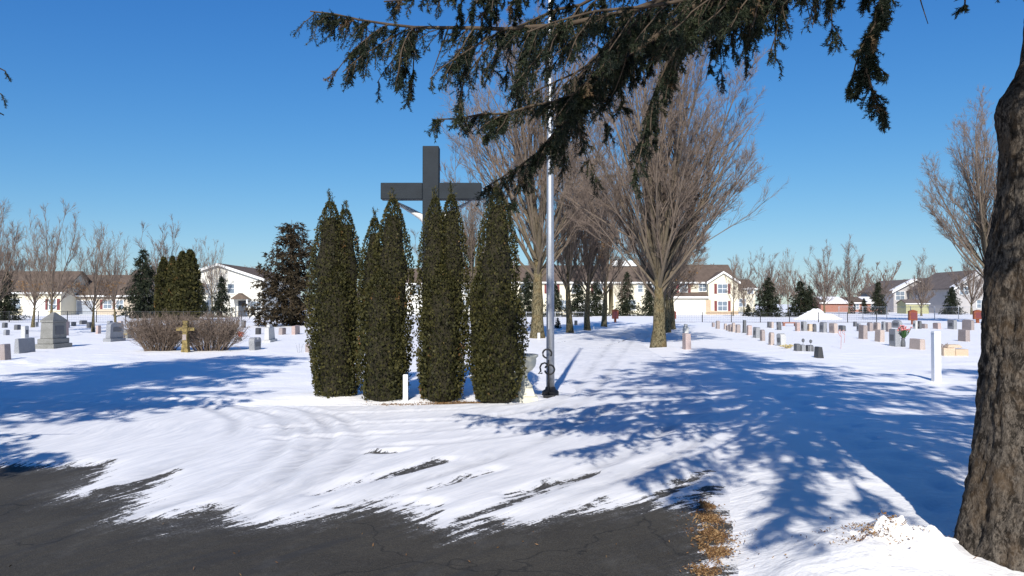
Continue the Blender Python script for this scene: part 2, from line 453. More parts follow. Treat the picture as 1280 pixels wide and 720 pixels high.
# ------------------------------------------------------------------ ground, driveway
DRIVE = [(-0.15, -9), (0.05, 0), (1.19, 4.85), (1.60, 6.6), (2.15, 9), (3.1, 12.5), (3.7, 16), (4.3, 22), (4.75, 28), (5.4, 34), (6.5, 39), (7.9, 44.6), (9.0, 48.5), (12.4, 60),
         (8.6, 60), (7.1, 55), (5.3, 48.5), (4.0, 44.6), (2.2, 37.5), (1.5, 30), (1.35, 22), (1.30, 17), (1.25, 14.9), (0.5, 13.3), (-1.5, 12.75), (-4.0, 12.6), (-6.5, 13.0), (-9, 13.9), (-14, 15.2), (-24, 17.5), (-34, 19), (-34, -9)]
def road_s(x, y):
    s = poly_sdf(x, y, DRIVE)
    return s + .16*fbm(x*1.1, y*1.1, 3)*sstep(3, 12, y) + .05*fbm(x*3+4, y*3, 2)
def ground_h(x, y):
    s = road_s(x, y)
    far = 1 - sstep(60, 140, np.hypot(x, y))
    dep = (.10-.05*sstep(9, 12, y)*(1-sstep(40, 60, y)))*sstep(-.05, .75, s) - .06*sstep(.0, .35, -s)
    und = (.055*fbm(x*.22, y*.22, 4) + .024*fbm(x*1.3, y*1.3, 4))*sstep(.1, 1.2, s)*(.3+.7*far)
    bank = .07*np.exp(-((s-.9)/.7)**2)*np.clip(.55+1.3*fbm(x*.55+3, y*.75, 3), 0, 2)*sstep(11, 13.5, y)*(1-sstep(30, 45, y))*sstep(.5, -4, x)
    lump = .20*np.exp(-(((x-2.42)/.42)**2+((y-5.05)/.32)**2))*(.75+.9*fbm(x*5, y*5, 3)) + .07*np.exp(-(((x-2.0)/.5)**2+((y-4.7)/.35)**2))*(.8+1.1*fbm(x*6+2, y*6, 3))
    lump += .05*np.exp(-(((x+14.)/4.0)**2+((y-21.5)/1.3)**2))*np.clip(1+3*fbm(x*.9, y*.9, 3), 0, 3)
    for i in range(46):
        t_ = i*.62; fx = 3.4+.16*t_+(.13 if i % 2 else -.13)+.25*math.sin(t_*.35); fy = 6.2+t_
        lump = lump - .055*np.exp(-(((x-fx)/.075)**2+((y-fy)/.15)**2)*1.0)
    flat = sstep(70, 200, np.hypot(x, y))
    near_edge = (1-sstep(.0, .9, s))*(1-sstep(7, 9, y))*sstep(-.3, 0, s)*.06
    return dep + und*(1-flat) + bank + np.clip(lump, -.06, 1)*sstep(-.05, .2, s) - near_edge*sstep(0, .1, s)

def graded(lo, hi, f0, f1, step, grow=1.10, cap=90):
    a = list(np.arange(f0, f1+1e-6, step))
    s, x = step, a[-1]
    while x < hi: s = min(s*grow, cap); x += s; a.append(x)
    s, x = step, a[0]; b = []
    while x > lo: s = min(s*grow, cap); x -= s; b.append(x)
    return np.array(b[::-1]+a)
xs = graded(-2600, 2600, -13, 11, .14); ys = graded(-400, 3500, 3.5, 26, .13)
X, Y = np.meshgrid(xs, ys); Z = ground_h(X, Y)
nx, ny = len(xs), len(ys)
idx = np.arange(nx*ny).reshape(ny, nx)
quads = np.stack([idx[:-1, :-1], idx[:-1, 1:], idx[1:, 1:], idx[1:, :-1]], -1).reshape(-1, 4)
g = obj('ground', mesh_np('ground', np.stack([X, Y, Z], -1).reshape(-1, 3), quads=quads, smooth=True), M['snow'])
tag(g, 'snow covered cemetery ground reaching to the houses', kind='structure')
def gz(x, y): return float(ground_h(np.array([x]), np.array([y]))[0])

# bare asphalt outline, read off the photograph and laid on the ground
BARE = [(-60,586),(0,585),(45,583),(90,582),(133,584),(118,600),(80,628),(120,622),(165,606),(203,598),(196,612),(178,632),(156,648),(200,659),(240,648),(270,640),(296,646),(320,652),(356,653),(402,642),(440,633),(478,628),(505,634),(529,644),(546,652),(566,660),(592,652),(619,646),(658,650),(695,641),(732,634),(738,638),(772,631),(810,626),(841,634),(872,622),(884,612),(900,640),(905,720),(905,1500),(-2500,1500),(-2500,640)]
BAREW = [tuple(G(*p)[:2]) for p in BARE]
HOLES = [([(395,620),(440,607),(500,593),(558,578)], .06), ([(466,569),(492,567)], .05), ([(566,654),(620,636),(690,612),(742,594)], .05), ([(640,622),(700,606)], .05),
         ([(540,634),(470,628),(420,636)], .05), ([(824,622),(860,604),(894,584)], .03), ([(480,625),(540,612),(620,590)], .02),
         ([(646,436.5),(680,432),(709,426.5)], .03), ([(746,436),(775,428),(812,413)], .02)]
xs = graded(-34.4, 14, -6.5, 4.2, .07, 1.05, .5); ys = graded(-9.4, 60, 4.4, 13.5, .07, 1.04, .5)
X, Y = np.meshgrid(xs, ys)
S = poly_sdf(X, Y, DRIVE)
cov = poly_sdf(X, Y, BAREW)
cov = np.clip(cov, -1.2, 1.6)*1.05
strk = np.full(X.shape, 1.0)
for pl, w in HOLES:
    q = [tuple(G(*p)[:2]) for p in pl]
    d = line_dist(X, Y, q)
    cov = np.minimum(cov, (d-w)*2.4 - .02)
cov = np.where(Y > 16, np.maximum(cov, -.14), cov)
strk = .68*(1-sstep(9, 13, Y)*.72) * (0.55+.45*sstep(-3, 0, -np.abs(cov)))
fu = np.hypot(X+5.4, Y+.3); fv = np.arctan2(X+5.4, Y+.3)*7.0
fv = fv + .22*fbm(X*.35, Y*.35, 3)
TRK = [[(150,652),(250,622),(320,590),(356,560),(362,535),(335,515),(270,503),(160,497),(0,492)], [(205,660),(300,632),(375,596),(408,562),(412,535),(380,512),(300,500),(170,492),(0,486)],
       [(300,650),(390,612),(440,580),(455,550),(430,525),(360,510)], [(330,538),(460,533),(600,526),(690,512),(728,480),(748,450),(768,425),(800,405)], [(340,552),(480,546),(620,536),(716,516),(752,482),(772,450),(792,425)],
       [(420,520),(540,517),(650,508),(700,490)], [(380,566),(520,560),(660,546),(760,520),(800,485)], [(400,645),(520,605),(620,575),(700,545),(760,510)], [(560,655),(680,615),(780,575),(840,535)], [(640,650),(760,610),(850,568),(900,540)],
       [(95,632),(180,600),(240,575),(290,548),(300,528),(260,512)], [(250,655),(340,612),(385,575),(392,548),(370,525),(300,512)]]
track = np.zeros(X.shape); TZ = np.zeros(X.shape)
for tr__ in TRK:
    q = np.array([G(*p)[:2] for p in tr__])
    u0 = np.linspace(0, len(q)-1, len(q)*7); q = np.stack([np.interp(u0, np.arange(len(q)), q[:, i]) for i in range(2)], -1)
    for _ in range(6): q[1:-1] = .25*q[:-2]+.5*q[1:-1]+.25*q[2:]
    d = line_dist(X, Y, [tuple(a) for a in q]) + .03*fbm(X*4, Y*4, 2)
    wgt = .6+.8*fbm(X*.7+len(tr__), Y*.7, 2)
    track = np.maximum(track, np.exp(-(d/.10)**2)*np.clip(wgt, 0, 1)); TZ += np.clip(wgt, 0, 1)*(-.028*np.exp(-(d/.08)**2)+.018*np.exp(-((d-.17)/.055)**2))
# tracks turning into the lane and into the left loop
lane = sstep(11, 17, Y)
snowt = sstep(-.05, .3, cov)
rut = (.012*fbm(fv*2.2, fu*.12, 3) + .006*fbm(fv*7, fu*.3, 2))
Z = .006 + snowt*(.030 + rut + np.clip(TZ, -.027, .03)) + .02*lane*fbm(X*.9, Y*.25, 3)*snowt
Z = np.where(S > 0, Z - .06*sstep(0, .25, S), Z)
keep = S < .30
nx, ny = len(xs), len(ys); idx = np.arange(nx*ny).reshape(ny, nx)
kc = keep[:-1, :-1] & keep[:-1, 1:] & keep[1:, 1:] & keep[1:, :-1]
quads = np.stack([idx[:-1, :-1], idx[:-1, 1:], idx[1:, 1:], idx[1:, :-1]], -1)[kc]
used = np.unique(quads); remap = np.full(nx*ny, -1); remap[used] = np.arange(len(used))
me = mesh_np('driveway', np.stack([X, Y, Z], -1).reshape(-1, 3)[used], quads=remap[quads], smooth=True)
for nm_, a in (('cover', cov), ('fu', fu), ('fv', fv), ('streak', strk), ('track', track)): add_attr(me, nm_, a.ravel()[used])
dv = obj('driveway', me, M['road'])
tag(dv, 'asphalt driveway partly covered by packed snow, leading into the lane', kind='structure')

# ------------------------------------------------------------------ branch and foliage generators
def unit(v): return v/(np.linalg.norm(v, axis=-1, keepdims=True)+1e-9)
def grow(rng, P0, D, L, n, up=0.0, wob=.1):
    """P0,D (B,3); L (B,) -> points (B,n,3)"""
    B = len(P0); pts = np.zeros((B, n, 3)); pts[:, 0] = P0; d = unit(D.copy())
    for i in range(1, n):
        d = unit(d + rng.normal(0, wob, (B, 3)) + np.array([0, 0, up]))
        pts[:, i] = pts[:, i-1] + d*(L/(n-1))[:, None]
    return pts
def spawn(rng, pts, rad, k, t0, t1, ang, angv, lf, lv, rf):
    B, n, _ = pts.shape
    t = rng.uniform(t0, t1, (B, k))*(n-1)
    i = np.minimum(t.astype(int), n-2); f = t-i; b = np.arange(B)[:, None]
    p = pts[b, i]*(1-f[..., None]) + pts[b, i+1]*f[..., None]
    tg = unit(pts[b, i+1]-pts[b, i])
    r = rad[b, i]*(1-f)+rad[b, i+1]*f
    side = rng.normal(0, 1, (B, k, 3)); side = unit(side-(side*tg).sum(-1, keepdims=True)*tg)
    a = np.clip(rng.normal(ang, angv, (B, k)), .08, 1.5)[..., None]
    d = tg*np.cos(a)+side*np.sin(a)
    Lp = np.linalg.norm(np.diff(pts, axis=1), axis=2).sum(1)[:, None]
    L = Lp*lf*(1-.55*t/(n-1))*rng.uniform(1-lv, 1+lv, (B, k))
    return p.reshape(-1, 3), d.reshape(-1, 3), L.ravel(), np.maximum(r*rf, .0015).ravel()
def taperad(r0, n, end=.3): return r0[:, None]*np.linspace(1, end, n)[None]
def tubes(pts, rad, s):
    B, n, _ = pts.shape
    t = np.gradient(pts, axis=1); t = unit(t)
    ref = np.where(np.abs(t[..., 2:3]) > .9, np.array([1., 0, 0]), np.array([0, 0, 1.]))
    u = unit(np.cross(ref, t)); w = np.cross(t, u)
    a = np.arange(s)*2*np.pi/s
    v = pts[:, :, None] + rad[:, :, None, None]*(np.cos(a)[:, None]*u[:, :, None] + np.sin(a)[:, None]*w[:, :, None])
    id_ = np.arange(B*n*s).reshape(B, n, s); j = np.roll(id_, -1, axis=2)
    q = np.stack([id_[:, :-1], j[:, :-1], j[:, 1:], id_[:, 1:]], -1).reshape(-1, 4)
    return v.reshape(-1, 3), q
def join(parts):
    vs_, qs, o = [], [], 0
    for v, q in parts: vs_.append(v); qs.append(q+o); o += len(v)
    return np.concatenate(vs_), np.concatenate(qs)

def needles(rng, base, d, L, k, nl, nw, spread=.8, tint=None):
    """brush of k slender triangles along each twig"""
    N = len(base)
    t = np.linspace(.02, 1.0, k)[None, :]+rng.uniform(-.03, .03, (N, k))
    p = base[:, None]+d[:, None]*(t*L[:, None])[..., None]
    rv = rng.normal(0, 1, (N, k, 3)); rv = unit(rv-(rv*d[:, None]).sum(-1, keepdims=True)*d[:, None])
    nd = unit(d[:, None]*rng.uniform(.45, .9, (N, k, 1))+rv*spread)
    ln = nl*rng.uniform(.7, 1.2, (N, k, 1))
    wv = unit(np.cross(nd, rng.normal(0, 1, (N, k, 3))))*nw*.5
    v = np.stack([p-wv, p+wv, p+nd*ln], 2).reshape(-1, 3)
    tri = np.arange(N*k*3).reshape(-1, 3)
    tt = rng.beta(2, 2.4, N)*.93 if tint is None else tint
    ti = np.repeat(np.clip(tt[:, None]+rng.normal(0, .05, (N, k)), 0, 1).ravel(), 3)
    return v, tri, ti
def fol_mesh(name, chunks):
    vs_, ts, ti, o = [], [], [], 0
    for v, t, a in chunks: vs_.append(v); ts.append(t+o); ti.append(a); o += len(v)
    me = mesh_np(name, np.concatenate(vs_), tris=np.concatenate(ts)); add_attr(me, 'tint', np.concatenate(ti)); return me

def bare_tree(seed, H=10.5, fork=2.4, r=.21, limbs=11, spread=.42, k=(8, 8, 6, 3), twr=.0045, lean=0.0, leaves=0, upb=.10):
    rng = np.random.RandomState(seed)
    # trunk
    n = 9; zs = np.linspace(-.25, fork*1.7, n)
    tp = np.stack([.05*np.sin(zs*1.3+seed)+lean*zs, .05*np.cos(zs*1.1), zs], -1)
    flare = 1+.55*np.exp(-np.clip(zs, 0, 9)/.22)
    tr = r*flare*(1-.10*np.clip(zs, 0, 9)/fork)*(1-.62*np.clip((zs-fork*.6)/(fork*1.1), 0, 1))*(1+.05*np.sin(zs*5+seed))
    tb = MB().tube(tp, tr, 14)
    trunk = tb.mesh('trunk', smooth=True)
    B = limbs
    az = np.arange(B)*2.399+rng.uniform(-.4, .4, B)
    u_ = (np.arange(B)+.5)/B                       # 0 = central leaders, 1 = low side limbs
    ti = np.clip(.05+.92*u_**.9*rng.uniform(.75, 1.12, B), .04, .80)
    D = np.stack([np.sin(ti)*np.cos(az), np.sin(ti)*np.sin(az), np.cos(ti)], -1)
    z0 = fork*(1.55-.62*u_)*rng.uniform(.85, 1.15, B)
    P0 = np.stack([np.interp(z0, zs, tp[:, 0]), np.interp(z0, zs, tp[:, 1]), z0], -1)
    zc, rz_, rx_ = fork+(H-fork)*.50, (H-fork)*.52, spread
    e = np.array([1/rx_, 1/rx_, 1/rz_]); a_ = ((D*e)**2).sum(1); o_ = (P0-np.array([0, 0, zc]))*e
    b_ = (o_*(D*e)).sum(1); c_ = (o_**2).sum(1)-1; disc = np.maximum(b_*b_-a_*c_, 0)
    L = np.clip((-b_+np.sqrt(disc))/a_, .25*H, .85*H)*(rng.uniform(.84, 1.0, B)+.08*(u_ < .35)); r0 = r*(.50-.28*u_)*rng.uniform(.8, 1.15, B)
    parts = []; rads = []
    p = grow(rng, P0, D, L, 9, upb*.30, .045); rd = taperad(r0, 9, .10); parts.append(tubes(p, rd, 6)); rads.append(np.repeat(rd.ravel(), 6))
    lv = None
    for li, kk in enumerate(k[:-1]):
        q, d, L2, r2 = spawn(rng, p, rd, kk, (.12, .12, .12)[li], .97, (.40, .44, .5)[li], .14, (.50, .50, .50)[li], .35, (.5, .55, .6)[li])
        d = unit(d+np.array([0, 0, upb*(1.3, 1.4, 1.2)[li]]))
        nn = (6, 4, 3)[li]
        r2 = np.maximum(r2, twr*(1.7, 1.25, 1.0)[li])
        p = grow(rng, q, d, L2, nn, upb*.4, (.05, .06, .08)[li]); rd = taperad(r2, nn, .4)
        parts.append(tubes(p, rd, (5, 3, 3)[li])); rads.append(np.repeat(rd.ravel(), (5, 3, 3)[li]))
    # finest twigs: slender blades, two per quad side by side
    q, d, L2, r2 = spawn(rng, p, rd, k[-1], .1, 1.0, .55, .2, .62, .4, .8)
    L2 = np.clip(L2*1.25, .22, .8)
    d = unit(d+np.array([0, 0, upb]))
    wv_ = unit(np.cross(d, rng.normal(0, 1, d.shape)))*(twr*.85)
    bend = rng.normal(0, .06, d.shape)*L2[:, None]
    m_ = q+d*(L2*.55)[:, None]+bend; e_ = q+d*L2[:, None]+bend*1.6
    v = np.stack([q-wv_, q+wv_, m_+wv_*.7, m_-wv_*.7], 1).reshape(-1, 3); n_ = len(q)
    parts.append((v, np.arange(n_*4).reshape(-1, 4)))
    v = np.stack([m_-wv_*.7, m_+wv_*.7, e_+wv_*.3, e_-wv_*.3], 1).reshape(-1, 3)
    parts.append((v, np.arange(n_*4).reshape(-1, 4)))
    tip = np.stack([q, e_], 1)
    v, qd = join(parts)
    rads.append(np.full(n_*8, .004)); crown = mesh_np('crown', v, quads=qd, smooth=False); add_attr(crown, 'rad', np.concatenate(rads))
    if leaves:
        i = rng.randint(0, len(tip), leaves); b = tip[i, -1]
        sel = b[:, 2] < fork+(H-fork)*.42
        b = b[sel]; N = len(b); d = unit(rng.normal(0, 1, (N, 3))+np.array([0, 0, -.6]))
        lv = fol_mesh('dry_leaves', [needles(rng, b, d, np.full(N, .05), 2, .10, .07, 1.0)])
    return trunk, crown, lv

def spruce_branchlets(rng, p, rd, dens, fine, drop=1.0, Lmin=.12, Lmax=.38, mask=None):
    """laterals hanging from limb polylines p (B,n,3); returns stem parts and needle chunk list"""
    stems, chunks = [], []
    for b in range(len(p)):
        pl = p[b]; seg = np.linalg.norm(np.diff(pl, axis=0), axis=1); tot = seg.sum(); cum = np.concatenate([[0], np.cumsum(seg)])
        n = max(2, int(tot*dens)); s = np.sort(rng.uniform(.04, 1, n))*tot
        q = np.stack([np.interp(s, cum, pl[:, i]) for i in range(3)], -1)
        i = np.clip(np.searchsorted(cum, s)-1, 0, len(pl)-2); tg = unit(pl[i+1]-pl[i])
        side = unit(np.cross(tg, np.array([0, 0, 1.])))*rng.choice([-1, 1], n)[:, None]
        w = rng.uniform(.25, 1, (n, 1))
        d = unit(tg*rng.uniform(.15, .8, (n, 1))+side*w*.8+np.array([0, 0, -1])*drop*rng.uniform(.15, 1.3, (n, 1))+rng.normal(0, .15, (n, 3)))
        L = rng.uniform(Lmin, Lmax, n)*(1-.30*(s/tot)**2)
        gp = perlin(s*(2.6 if fine else 1.1)+b*7.3, np.full(n, b*1.7))       # clumps and gaps along the bough
        ok = rng.uniform(-.38, .30, n) < gp+.12
        q, d, L = q[ok], d[ok], L[ok]
        if not len(q): continue
        if mask is not None:
            kp = mask(q, q+d*L[:, None]); q, d, L = q[kp], d[kp], L[kp]
        if not len(q): continue
        lat = grow(rng, q, d, L, 5, -.12*drop, .10)
        stems.append((lat, taperad(np.full(len(lat), .0045 if fine else .008), 5, .4)))
    if not stems: return [], []
    lat = np.concatenate([a for a, _ in stems]); lr = np.concatenate([a for _, a in stems])
    return lat, lr
def brush(rng, lat, fine):
    """twigs and needles on laterals"""
    B = len(lat); chunks = []
    L = np.linalg.norm(np.diff(lat, axis=1), axis=2).sum(1)
    tint_b = rng.beta(2, 2.4, B)*.85
    tint_b = np.where(rng.uniform(0, 1, B) < .03, 1.0, tint_b)
    # own axis
    for i in range(4):
        b0 = lat[:, i]; dv_ = lat[:, i+1]-b0; l = np.linalg.norm(dv_, axis=1)
        chunks.append(needles(rng, b0, unit(dv_), l, 8 if fine else 3, .023 if fine else .11, .0062 if fine else .038, .8, tint_b))
    k = 7 if fine else 4
    t = (np.arange(k)[None]+.5+rng.uniform(-.3, .3, (B, k)))/k*3.7
    i = np.clip(t.astype(int), 0, 3); f = (t-i)[..., None]; bb = np.arange(B)[:, None]
    q = lat[bb, i]*(1-f)+lat[bb, i+1]*f; tg = unit(lat[bb, i+1]-lat[bb, i])
    sd_ = rng.normal(0, 1, (B, k, 3)); sd_ = unit(sd_-(sd_*tg).sum(-1, keepdims=True)*tg)
    d = unit(tg*.85+sd_*.75+np.array([0, 0, -.12]))
    l = (L[:, None]*rng.uniform(.18, .42, (B, k))).clip(.03, .13 if fine else .3)
    q, d, l = q.reshape(-1, 3), d.reshape(-1, 3), l.ravel(); tn = np.repeat(tint_b, k)
    chunks.append(needles(rng, q, d, l, 18 if fine else 6, .0225 if fine else .11, .0062 if fine else .038, .85, tn))
    return chunks

def spruce(seed, H, zb, rmax, dens=9.0, whorl=.55, nb=6, mask=None, fine=False, shape=.8, droop=.35):
    rng = np.random.RandomState(seed)
    stems, lats, lrs = [], [], []
    z = zb; PL, RL = [], []
    while z < H-.25:
        L = rmax*max(.08, (1-(z-zb)/(H-zb)))**shape
        for j in range(nb):
            az = rng.uniform(0, 6.283); l = L*rng.uniform(.75, 1.08)
            t = np.linspace(0, 1, 8); r_ = l*t
            zz = z+rng.uniform(-.2, .2)+l*(.12*t-droop*t**1.6+.16*t**4)
            a = az+.12*np.sin(t*3+j)
            PL.append(np.stack([r_*np.cos(a), r_*np.sin(a), zz], -1)); RL.append(np.linspace(.012+.009*l, .006, 8))
        z += whorl*rng.uniform(.8, 1.2)
    p = np.array(PL); rd = np.array(RL)
    lat, lr = spruce_branchlets(rng, p, rd, dens, fine, .8, .25, .75, mask)
    return p, rd, lat, lr, rng

# ------------------------------------------------------------------ the big spruce on the right
TB = np.array([3.16, 5.0])
def big_spruce():
    rng = np.random.RandomState(11)
    root = thing('spruce_tree', 'large spruce at the right edge with thick rough trunk and drooping boughs', 'tree', (TB[0], TB[1], 0))
    H = 15.6
    def axis(z): return np.stack([.098*np.minimum(z, 4.2)+.040*np.maximum(z-4.2, 0)+.012*np.sin(z*2.1), .012*z+.02*np.sin(z*.7), z], -1)
    def trad(z): return (.285+.09*np.exp(-np.clip(z, 0, 20)/.40))*(1-np.clip(z, 0, 20)/H)**.75*(1-.24*sstep(2.75, 3.35, z))+.02
    zz = np.concatenate([np.linspace(-.3, 4.6, 230), np.linspace(4.7, H, 40)]); ns = 120
    ax = axis(zz); ra = trad(zz)
    th = np.linspace(0, 2*np.pi, ns, endpoint=False)
    V = np.zeros((len(zz), ns, 3))
    for i, z in enumerate(zz):
        for j in range(ns):
            c, s_ = math.cos(th[j]), math.sin(th[j])
            q = Vector((c*1.0, s_*1.0, z*.9))
            dsp = .035*mnoise.noise(q*1.7) + .022*mnoise.noise(Vector((c*3.3, s_*3.3, z*1.6)))
            if z < 5:
                f = mnoise.noise(Vector((c*9, s_*9, z*6.5))); dsp += .034*(.5-abs(f))
                dsp += .016*mnoise.noise(Vector((c*19, s_*19, z*15)))
            # burl where an old limb was cut, facing the lane
            bz = math.exp(-((z-2.92)/.16)**2)*max(0, math.cos(th[j]-3.05))**4
            rr = ra[i]*(1+dsp/.33) + .075*bz
            V[i, j] = (ax[i, 0]+rr*c, ax[i, 1]+rr*s_, z)
    idx = np.arange(len(zz)*ns).reshape(len(zz), ns); jn = np.roll(idx, -1, 1)
    q = np.stack([idx[:-1], jn[:-1], jn[1:], idx[1:]], -1).reshape(-1, 4)
    obj('trunk', mesh_np('trunk', V.reshape(-1, 3), quads=q, smooth=True), M['spruce_bark'], root)
    # boughs in view: pixel course plus depth
    T = lambda z: axis(np.array([z]))[0]+np.array([TB[0], TB[1], 0])
    BO = [  # (start height on trunk, [(px,py,Y)...], density, Lmin, Lmax)
        (5.3, [(1010,-95,5.2),(860,-15,5.4),(740,30,5.5),(640,38,5.6),(560,36,5.7),(500,32,5.8),(440,20,5.9),(388,14,6.0)], 42, .12, .38),
        (4.9, [(1040,-60,5.6),(900,20,5.9),(810,48,6.1),(757,86,6.2),(728,118,6.3),(694,168,6.4),(650,212,6.5),(604,236,6.6)], 38, .12, .33),
        (4.9, [(1040,-70,5.5),(880,-5,5.7),(800,60,5.8),(740,105,5.8),(690,130,5.9),(640,140,5.9),(590,150,6.0),(546,149,6.0)], 42, .08, .25),
        (5.6, [(1060,-110,5.1),(940,-40,5.2),(868,20,5.3),(842,62,5.3),(822,100,5.35),(808,140,5.4),(800,190,5.4),(792,232,5.4)], 32, .09, .27),
        (5.8, [(1000,-130,5.9),(860,-60,6.1),(760,-10,6.3),(690,18,6.4),(640,30,6.5),(600,60,6.6),(585,92,6.6)], 26, .12, .34),
        (5.5, [(960,-100,6.4),(860,-20,6.7),(790,30,6.9),(740,70,7.0),(712,110,7.0),(700,150,7.1),(706,200,7.1)], 34, .16, .46),
        (5.3, [(1010,-100,6.0),(890,-20,6.2),(820,30,6.4),(770,60,6.5),(720,90,6.6),(680,110,6.6),(650,125,6.6)], 26, .14, .42),

        (6.1, [(960,-160,5.3),(820,-90,5.4),(700,-40,5.4),(610,-18,5.5),(540,-8,5.5),(480,2,5.6)], 40, .08, .22),
        (5.6, [(1050,-110,6.2),(980,-50,6.4),(930,-20,6.5),(900,5,6.6),(880,25,6.6)], 28, .10, .30),
        (5.2, [(1120,-100,4.9),(1020,-40,5.0),(940,-12,5.1),(820,4,5.2),(730,14,5.3),(660,40,5.3)], 24, .12, .34),
        (5.4, [(1150,-110,5.2),(1060,-60,5.4),(1000,-30,5.5),(960,-8,5.6),(930,18,5.6)], 22, .10, .26),
        (5.0, [(1190,-110,5.0),(1140,-70,5.0),(1112,-30,5.0),(1098,10,5.0),(1085,48,5.0),(1082,90,5.05),(1092,124,5.1),(1108,142,5.1)], 60, .09, .21),
        (4.8, [(1230,-80,4.9),(1214,-40,4.9),(1207,-10,4.9),(1206,10,4.9)], 30, .06, .14),
        (4.6, [(1262,-60,4.8),(1252,-25,4.8),(1248,-4,4.8)], 30, .06, .13),
    ]
    stemparts, lat_all, lr_all = [], [], []
    for z0, pl, dens, l0, l1 in BO:
        st = T(z0); st = st + np.array([-.25, .05, -.03])
        w = np.array([P(*q_) for q_ in pl])
        mid = (st+w[0])/2+np.array([0, 0, .10])
        ctl = np.concatenate([[st, mid], w])
        # smooth resample
        s_ = np.concatenate([[0], np.cumsum(np.linalg.norm(np.diff(ctl, axis=0), axis=1))]); u = np.linspace(0, s_[-1], 26)
        c = np.stack([np.interp(u, s_, ctl[:, i]) for i in range(3)], -1)
        for _ in range(2): c[1:-1] = .25*c[:-2]+.5*c[1:-1]+.25*c[2:]
        c[1:-1] += rng.normal(0, .008, c[1:-1].shape)
        rad = np.linspace(.038, .0055, 26)*(.75+.05*s_[-1])
        stemparts.append(tubes(c[None], rad[None], 7))
        lat, lr = spruce_branchlets(rng, c[None], None, dens*1.35, True, 1.0, l0, l1*1.05)
        lat_all.append(lat); lr_all.append(lr)
        # second order boughlets that carry their own hanging laterals
        nb_ = int(s_[-1]*7)
        tt = rng.uniform(.25, .95, nb_); ii = (tt*24).astype(int)
        tg = unit(c[ii+1]-c[ii]); d = unit(tg*.5+unit(np.cross(tg, [0, 0, 1.]))*rng.choice([-1, 1], nb_)[:, None]*.6+np.array([0, 0, -.55])+rng.normal(0, .2, (nb_, 3)))
        sub = grow(rng, c[ii], d, rng.uniform(.8, 1.6, nb_)*l1*1.15, 7, -.07, .08)
        stemparts.append(tubes(sub, taperad(np.full(nb_, .007), 7, .5), 4))
        lat, lr = spruce_branchlets(rng, sub, None, dens*.85, True, 1.1, l0*.6, l1*.62)
        lat_all.append(lat); lr_all.append(lr)
    # a few bare dead twigs hanging in the gaps
    dead = [[(784,60,5.6),(780,82,5.6),(770,110,5.6),(755,136,5.6)], [(880,-10,5.6),(868,30,5.6),(862,55,5.5)], [(1000,-30,5.5),(1008,5,5.5),(1016,35,5.5)], [(1140,-40,5.0),(1152,5,5.0),(1160,30,5.0)], [(560,36,5.7),(548,70,5.7),(540,92,5.7)]]
    for pl in dead:
        w = np.array([P(*q_) for q_ in pl]); stemparts.append(tubes(w[None], np.linspace(.006, .0025, len(w))[None], 4))
    off = np.array([TB[0], TB[1], 0])
    lat = np.concatenate(lat_all); lr = np.concatenate(lr_all)
    stemparts.append(tubes(lat[:, ::2], lr[:, ::2], 3))
    ch = brush(rng, lat, True)
    # the crown above the frame: kept clear of the open sky below it
    def above(q0, q1):
        w0, w1 = q0+off, q1+off
        lim = EYE+.40*np.clip(np.minimum(w0[:, 1], w1[:, 1]), -9, 40)
        lo = np.minimum(w0[:, 2], w1[:, 2])
        return (lo-.15 > np.maximum(lim+np.abs(w0[:, 1]-np.minimum(w0[:, 1], w1[:, 1]))*.4, 2.9))
    p, rd, l2, lr2, rg = spruce(21, H, 3.9, 5.3, 9.0, .42, 7, above)
    ex, exr = [], []
    for i in range(24):      # long low boughs on the camera side and to the right
        az = R(-128+i*6.5)+rg.uniform(-.12, .12); l = rg.uniform(4.2, 5.8); tq = np.linspace(0, 1, 8)
        zq = rg.uniform(3.7, 4.4)+l*(.10*tq-.24*tq**1.6+.10*tq**4)
        ex.append(np.stack([l*tq*np.cos(az), l*tq*np.sin(az), zq], -1)); exr.append(np.linspace(.045, .007, 8))
    ex, exr = np.array(ex), np.array(exr)
    le, lre = spruce_branchlets(rg, ex, exr, 12, False, .8, .2, .65, above)
    p = np.concatenate([p, ex]); rd = np.concatenate([rd, exr]); l2 = np.concatenate([l2, le]); lr2 = np.concatenate([lr2, lre])
    p[:, :, 0] += .062*p[:, :, 2]
    keepb = np.all(p[:, :, 2] > EYE+.05+.40*np.clip(p[:, :, 1]+off[1], -9, 40), axis=1)
    v, qd = tubes(p[keepb], rd[keepb], 5); stemparts.append((v+off, qd))
    l2 = l2.copy(); l2[:, :, 0] += .062*l2[:, :, 2]
    v, qd = tubes(l2[:, ::4], lr2[:, ::4], 3); stemparts.append((v+off, qd))
    ch2 = [(v+off, t, a) for v, t, a in brush(rg, l2, False)]
    v, qd = join(stemparts)
    obj('boughs', mesh_np('boughs', v-off, quads=qd, smooth=True), M['spruce_twig'], root)
    allch = [(v-off, t, a) for v, t, a in ch+ch2]
    obj('crown', fol_mesh('crown', allch), M['needle'], root)
big_spruce()

